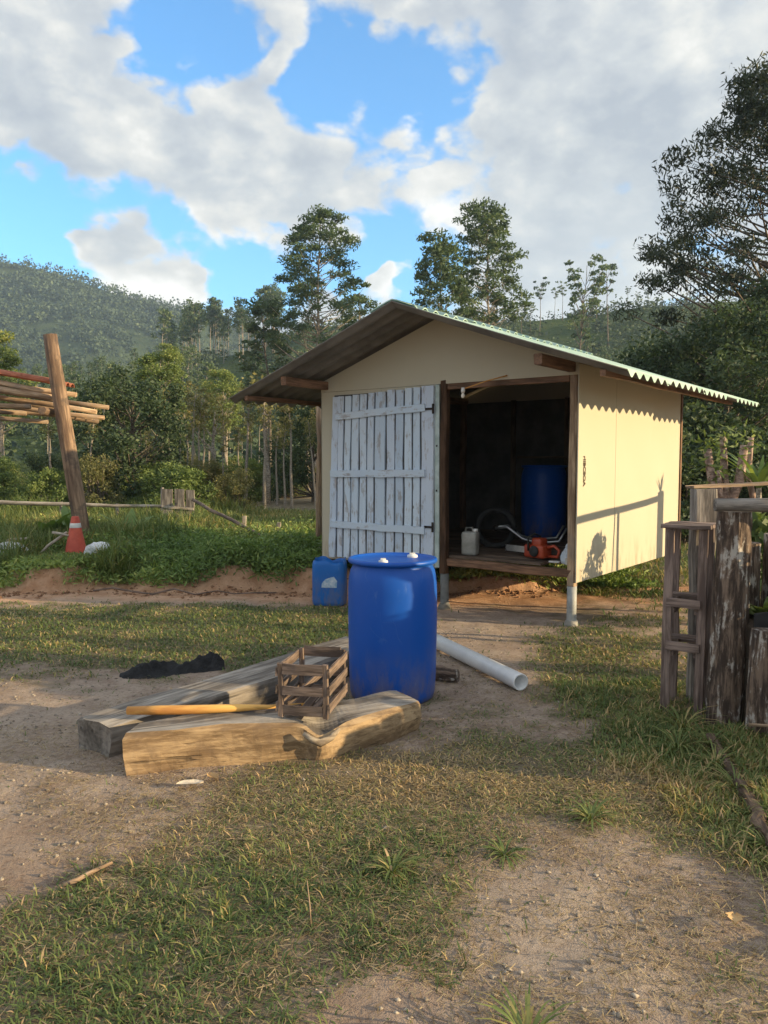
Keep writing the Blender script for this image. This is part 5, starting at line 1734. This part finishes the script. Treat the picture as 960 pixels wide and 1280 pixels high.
def blocked(x, y):
    """footprints where nothing grows"""
    b = ((x - .055) ** 2 + (y - 4.93) ** 2) < .28 ** 2
    lx = (x - SX) * math.cos(TH) - (y - SY) * math.sin(TH)
    ly = (x - SX) * math.sin(TH) + (y - SY) * math.cos(TH)
    b |= (lx > -SW) & (lx < 0) & (ly > .0) & (ly < 1.6)
    # timbers
    f = np.interp(x, [-1.24, -.6, -.3, .2], [3.62, 3.79, 3.81, 4.25]); k = np.interp(x, [-1.2, -.6, -.06, .2], [3.86, 4.08, 4.36, 4.4])
    b |= (x > -1.24) & (x < .2) & (y > f) & (y < k)
    t = ((x + 1.37) * .60 + (y - 3.84) * .80); u = (-(x + 1.37) * .80 + (y - 3.84) * .60)
    b |= (t > 0) & (t < 2.2) & (u > -.02) & (u < .3)
    b |= (np.abs(x + 1.5) < .34) & (np.abs(y - 5.46) < .13)
    return b


def build_grass():
    r = np.random.default_rng(21)
    VV = []; LL = []; SS = []; TT = []; off = 0
    for (n, x0, x1, y0, y1, clump, cr, L, W, lean) in [
            (150000, -1.5, 1.8, 1.5, 3.3, 8, .022, .034, .0042, .35),
            (110000, -2.2, 2.1, 3.3, 5.2, 8, .03, .034, .0052, .38),
            (190000, -4.2, 3.2, 5.2, 9.2, 10, .05, .042, .0085, .5),
            (20000, 1.1, 2.3, 3.6, 5.2, 14, .035, .065, .0058, .65),
            (16000, 1.25, 2.2, 2.3, 4.2, 12, .03, .07, .0055, .75),
            (9000, -1.3, .6, 1.55, 3.0, 12, .018, .060, .0050, .6),
            (30000, 1.6, 5.2, 7.5, 13, 12, .06, .10, .012, .8)]:
        x, y = scatter(n, x0, x1, y0, y1, r, clump, cr)
        g = grass_cover(x, y)
        keep = (r.uniform(0, 1, len(x)) < np.clip((g - .30) * 1.15, .008, .85)) & in_view(x, y) & ~blocked(x, y)
        e = bank_edge(x)
        keep &= ~((y > e - .05) & (y < e + .2) & (x > -4.4) & (x < 2))
        x, y, g = x[keep], y[keep], g[keep]
        P = np.stack([x, y, zg(x, y) - .003], 1)
        # drier tint; the golden sunlit band is also put into the blade colour
        dry = .42 * ellip(x, y, .35, 3.7, 1.5, .42) + .25 * ellip(x, y, -.8, 2.9, .5, .3)
        base = .36 + .75 * (fbm(x * 2.3, y * 2.3, 61, 3) - .5) + dry + .25 * (fbm(x * 12, y * 12, 63, 2) - .5)
        T = np.clip(base + r.normal(0, .13, len(x)) + (r.uniform(0, 1, len(x)) < .16) * .45, 0, 1)
        v, l, s, t = blades(P, L, W, lean, r, T)
        VV.append(v); LL.append(l + off); SS.append(s); TT.append(t); off += len(v)
    me = npmesh('grass', np.concatenate(VV), np.concatenate(LL), np.concatenate(SS), np.concatenate(TT))
    tag(link('grass', me, L_GRASS), 'short patchy yard grass', 'grass', kind='stuff')


build_grass()


def build_straw():
    r = np.random.default_rng(25)
    n = 64000
    x = np.concatenate([r.uniform(-1.6, 1.7, n // 2), r.uniform(-2.6, 2.3, n // 2)]); y = np.concatenate([r.uniform(1.55, 3.6, n // 2), r.uniform(3.3, 6.5, n // 2)])
    d = fbm(x * 2, y * 2, 71, 3) + .35 * ellip(x, y, .3, 3.7, 1.4, .5)
    k = (r.uniform(0, 1, n) < sstep(d, .30, .62)) & in_view(x, y) & ~blocked(x, y)
    x, y = x[k], y[k]; m = len(x)
    a = r.uniform(0, 6.283, m); L = r.uniform(.012, .05, m); W = r.uniform(.0012, .0032, m)
    dd = np.stack([np.cos(a), np.sin(a), r.normal(0, .12, m)], 1) * L[:, None] * .5
    s = np.stack([-np.sin(a), np.cos(a), r.normal(0, .2, m)], 1) * W[:, None] * .5
    P = np.stack([x, y, zg(x, y) + .004 + r.uniform(0, .008, m)], 1)
    V = np.stack([P - dd - s, P - dd + s, P + dd + s, P + dd - s], 1).reshape(-1, 3)
    tag(link('dry_straw', leaf_mesh('straw', V, r.uniform(0, 1, m)), L_DRY), 'dead straw and grass litter on the earth', 'straw', kind='stuff')
    # gravel: small angular stones
    n = 22000
    x = r.uniform(-2.6, 2.0, n); y = 1.5 + 5.5 * r.uniform(0, 1, n) ** 1.4
    g = grass_cover(x, y)
    k = (r.uniform(0, 1, n) < np.clip(1.0 - g * 1.3, .1, 1)) & in_view(x, y) & ~blocked(x, y)
    x, y = x[k], y[k]; m = len(x)
    s = .0018 + .011 * r.uniform(0, 1, m) ** 5
    oc = np.array([(1, 0, 0), (-1, 0, 0), (0, 1, 0), (0, -1, 0), (0, 0, .7), (0, 0, -.7)], float)
    tri = np.array([(0, 2, 4), (2, 1, 4), (1, 3, 4), (3, 0, 4), (2, 0, 5), (1, 2, 5), (3, 1, 5), (0, 3, 5)])
    V = (np.stack([x, y, zg(x, y) + s * .2], 1)[:, None, :] + oc[None] * s[:, None, None] * r.uniform(.6, 1.3, (m, 6, 1)) + r.normal(0, .15, (m, 6, 3)) * s[:, None, None]).reshape(-1, 3)
    lo = (np.arange(m)[:, None, None] * 6 + tri[None]).ravel()
    me = npmesh('gravel', V, lo, np.full(m * 8, 3))
    tag(link('gravel', me, M_STONE), 'small stones scattered over the earth', 'gravel', kind='stuff')


build_straw()


def build_weeds():
    r = np.random.default_rng(27)
    VV = []; LL = []; SS = []; TT = []; off = 0
    # leafy weeds on top of the bank, thick and overhanging its edge
    n = 7000
    x = np.concatenate([r.uniform(-6.2, -.5, n), r.uniform(-.6, 3.2, 900)]); y0 = bank_edge(x) + .12
    y = y0 + np.concatenate([np.abs(r.normal(0, 1.5, n)), np.abs(r.normal(.2, .6, 900))])
    h = .02 + .40 * np.clip(fbm(x * 1.5, y * 1.5, 81, 3) - .22, 0, 1) + .07 * r.uniform(0, 1, len(x)) ** 2
    h = h * (1 - .55 * sstep(x, -1.0, .2))
    h += .12 * sstep(y, 12.2, 14.5)
    h *= 1 - .75 * sstep(np.abs(x + 4.0), .75, .35) * sstep(y, 10.5, 10.1)
    k = 9
    C = np.repeat(np.stack([x, y, zg(x, y)], 1), k, 0)
    hh = np.repeat(h, k)
    C += r.normal(0, .07, C.shape) * np.array([1, 1, 0]); C[:, 2] += hh * r.uniform(.15, 1.05, len(C))
    T = np.clip(np.repeat(.60 + .9 * (fbm(x * 1.1, y * 1.1, 83, 3) - .5), k) + r.normal(0, .14, len(C)), 0, 1)
    V, T = leaves(C, .080, .022, r, -.5, T, .3)
    tag(link('bank_weeds', leaf_mesh('bank_weeds', V, T), L_WEED), 'thick leafy weeds covering the top of the soil bank', 'weeds', kind='stuff')
    # taller grass further back
    n = 80000
    x = r.uniform(-9.5, 1.0, n); y = 9.25 + 9.7 * r.uniform(0, 1, n) ** 1.5
    kk = np.abs(x) < .55 * y
    x, y = x[kk], y[kk]
    P = np.stack([x, y, zg(x, y)], 1)
    T = np.clip(.40 + .8 * (fbm(x * .7, y * .7, 85, 3) - .5) + r.normal(0, .13, len(x)), 0, 1)
    hv = (.15 + .60 * np.clip(fbm(x * .9, y * .9, 87, 3) - .2, 0, 1)) * (1 - .6 * sstep(x, -3.4, -2.6)) * (1 - .8 * sstep(np.abs(x + 4.0), .75, .35) * sstep(y, 10.5, 10.1))
    v, l, s, t = blades(P, hv, .013, 1.1, r, T)
    me = npmesh('tall_grass', v, l, s, t)
    tag(link('tall_grass', me, L_GRASS), 'tall green grass behind the soil bank', 'grass', kind='stuff')
    # clods along the bank face and its foot
    m = 900
    x = r.uniform(-4.6, 2.4, m); y = bank_edge(x) + r.normal(-.08, .14, m)
    s = .006 + .03 * r.uniform(0, 1, m) ** 3
    oc = np.array([(1, 0, 0), (-1, 0, 0), (0, 1, 0), (0, -1, 0), (0, 0, .7), (0, 0, -.7)], float)
    tri = np.array([(0, 2, 4), (2, 1, 4), (1, 3, 4), (3, 0, 4), (2, 0, 5), (1, 2, 5), (3, 1, 5), (0, 3, 5)])
    V = (np.stack([x, y, zg(x, y) + s * .2], 1)[:, None, :] + oc[None] * s[:, None, None] * r.uniform(.6, 1.3, (m, 6, 1)) + r.normal(0, .15, (m, 6, 3)) * s[:, None, None]).reshape(-1, 3)
    lo = (np.arange(m)[:, None, None] * 6 + tri[None]).ravel()
    tag(link('soil_clods', npmesh('clods', V, lo, np.full(m * 8, 3)), M_CLOD), 'crumbled reddish soil clods along the foot of the bank', 'soil', kind='stuff')


M_CLOD = simple('reddish_soil_clod', (.20, .10, .05), (.36, .20, .11), 9, .95, .5)
build_weeds()
wl = [(-5.0, 11.6), (-4.75, 11.9), (-3.85, 11.7)]
for i, (x, y) in enumerate(wl):
    plant('broad_leaf_plant', (x, y, gz(x, y)), 9, .62, .20, 40 + i, L_WEED, ('broad-leaved plant just behind the leaning pole', 'broad-leaved plant left of the leaning pole', 'broad-leaved plant among weeds right of the traffic cone')[(1, 0, 2)[i]], 1.15, .6)
for i, (x, y, L) in enumerate(((.37, 1.92, .17), (.86, 3.15, .14), (.46, 2.88, .13), (1.52, 3.95, .22), (1.60, 3.45, .18), (.03, 2.75, .13), (1.66, 4.25, .25), (1.62, 3.72, .16), (1.55, 3.2, .14), (1.48, 2.92, .13), (1.70, 3.98, .2))):
    plant('grass_tuft', (x, y, gz(x, y) - .005), 46, L, .0065, 60 + i, L_GRASS,
          ('spidery grass tuft on the bare sandy patch', 'green grass tuft at the end of the sandy patch', 'grass tuft at the edge of the sandy patch', 'tall grass tuft against the top of the bed edging', 'grass tuft beside the middle of the bed edging', 'grass tuft within the green patch', 'tall weedy tuft at the foot of the bark post', 'grass tuft on the upper part of the bed edging', 'short tuft on the lower half of the bed edging', 'small tuft where the edging meets bare earth', 'lush tuft beside the planter corner')[i], .9, .9, 'grass tuft')

# ------------------------------------------------------------------ air
if HAZE > 0:
    me = box_mesh(2100, 2100, 200, 0)
    hz = link('haze', me, None, None, Matrix.Translation((0, 0, 97)))
    m = bpy.data.materials.new('haze_air'); m.use_nodes = True
    nt = m.node_tree; nt.nodes.clear()
    ov = nt.nodes.new('ShaderNodeOutputMaterial'); pv = nt.nodes.new('ShaderNodeVolumePrincipled')
    pv.inputs['Color'].default_value = (.60, .78, 1.0, 1); pv.inputs['Density'].default_value = HAZE; pv.inputs['Anisotropy'].default_value = .2
    nt.links.new(pv.outputs[0], ov.inputs['Volume'])
    me.materials.append(m)
    tag(hz, kind='stuff')
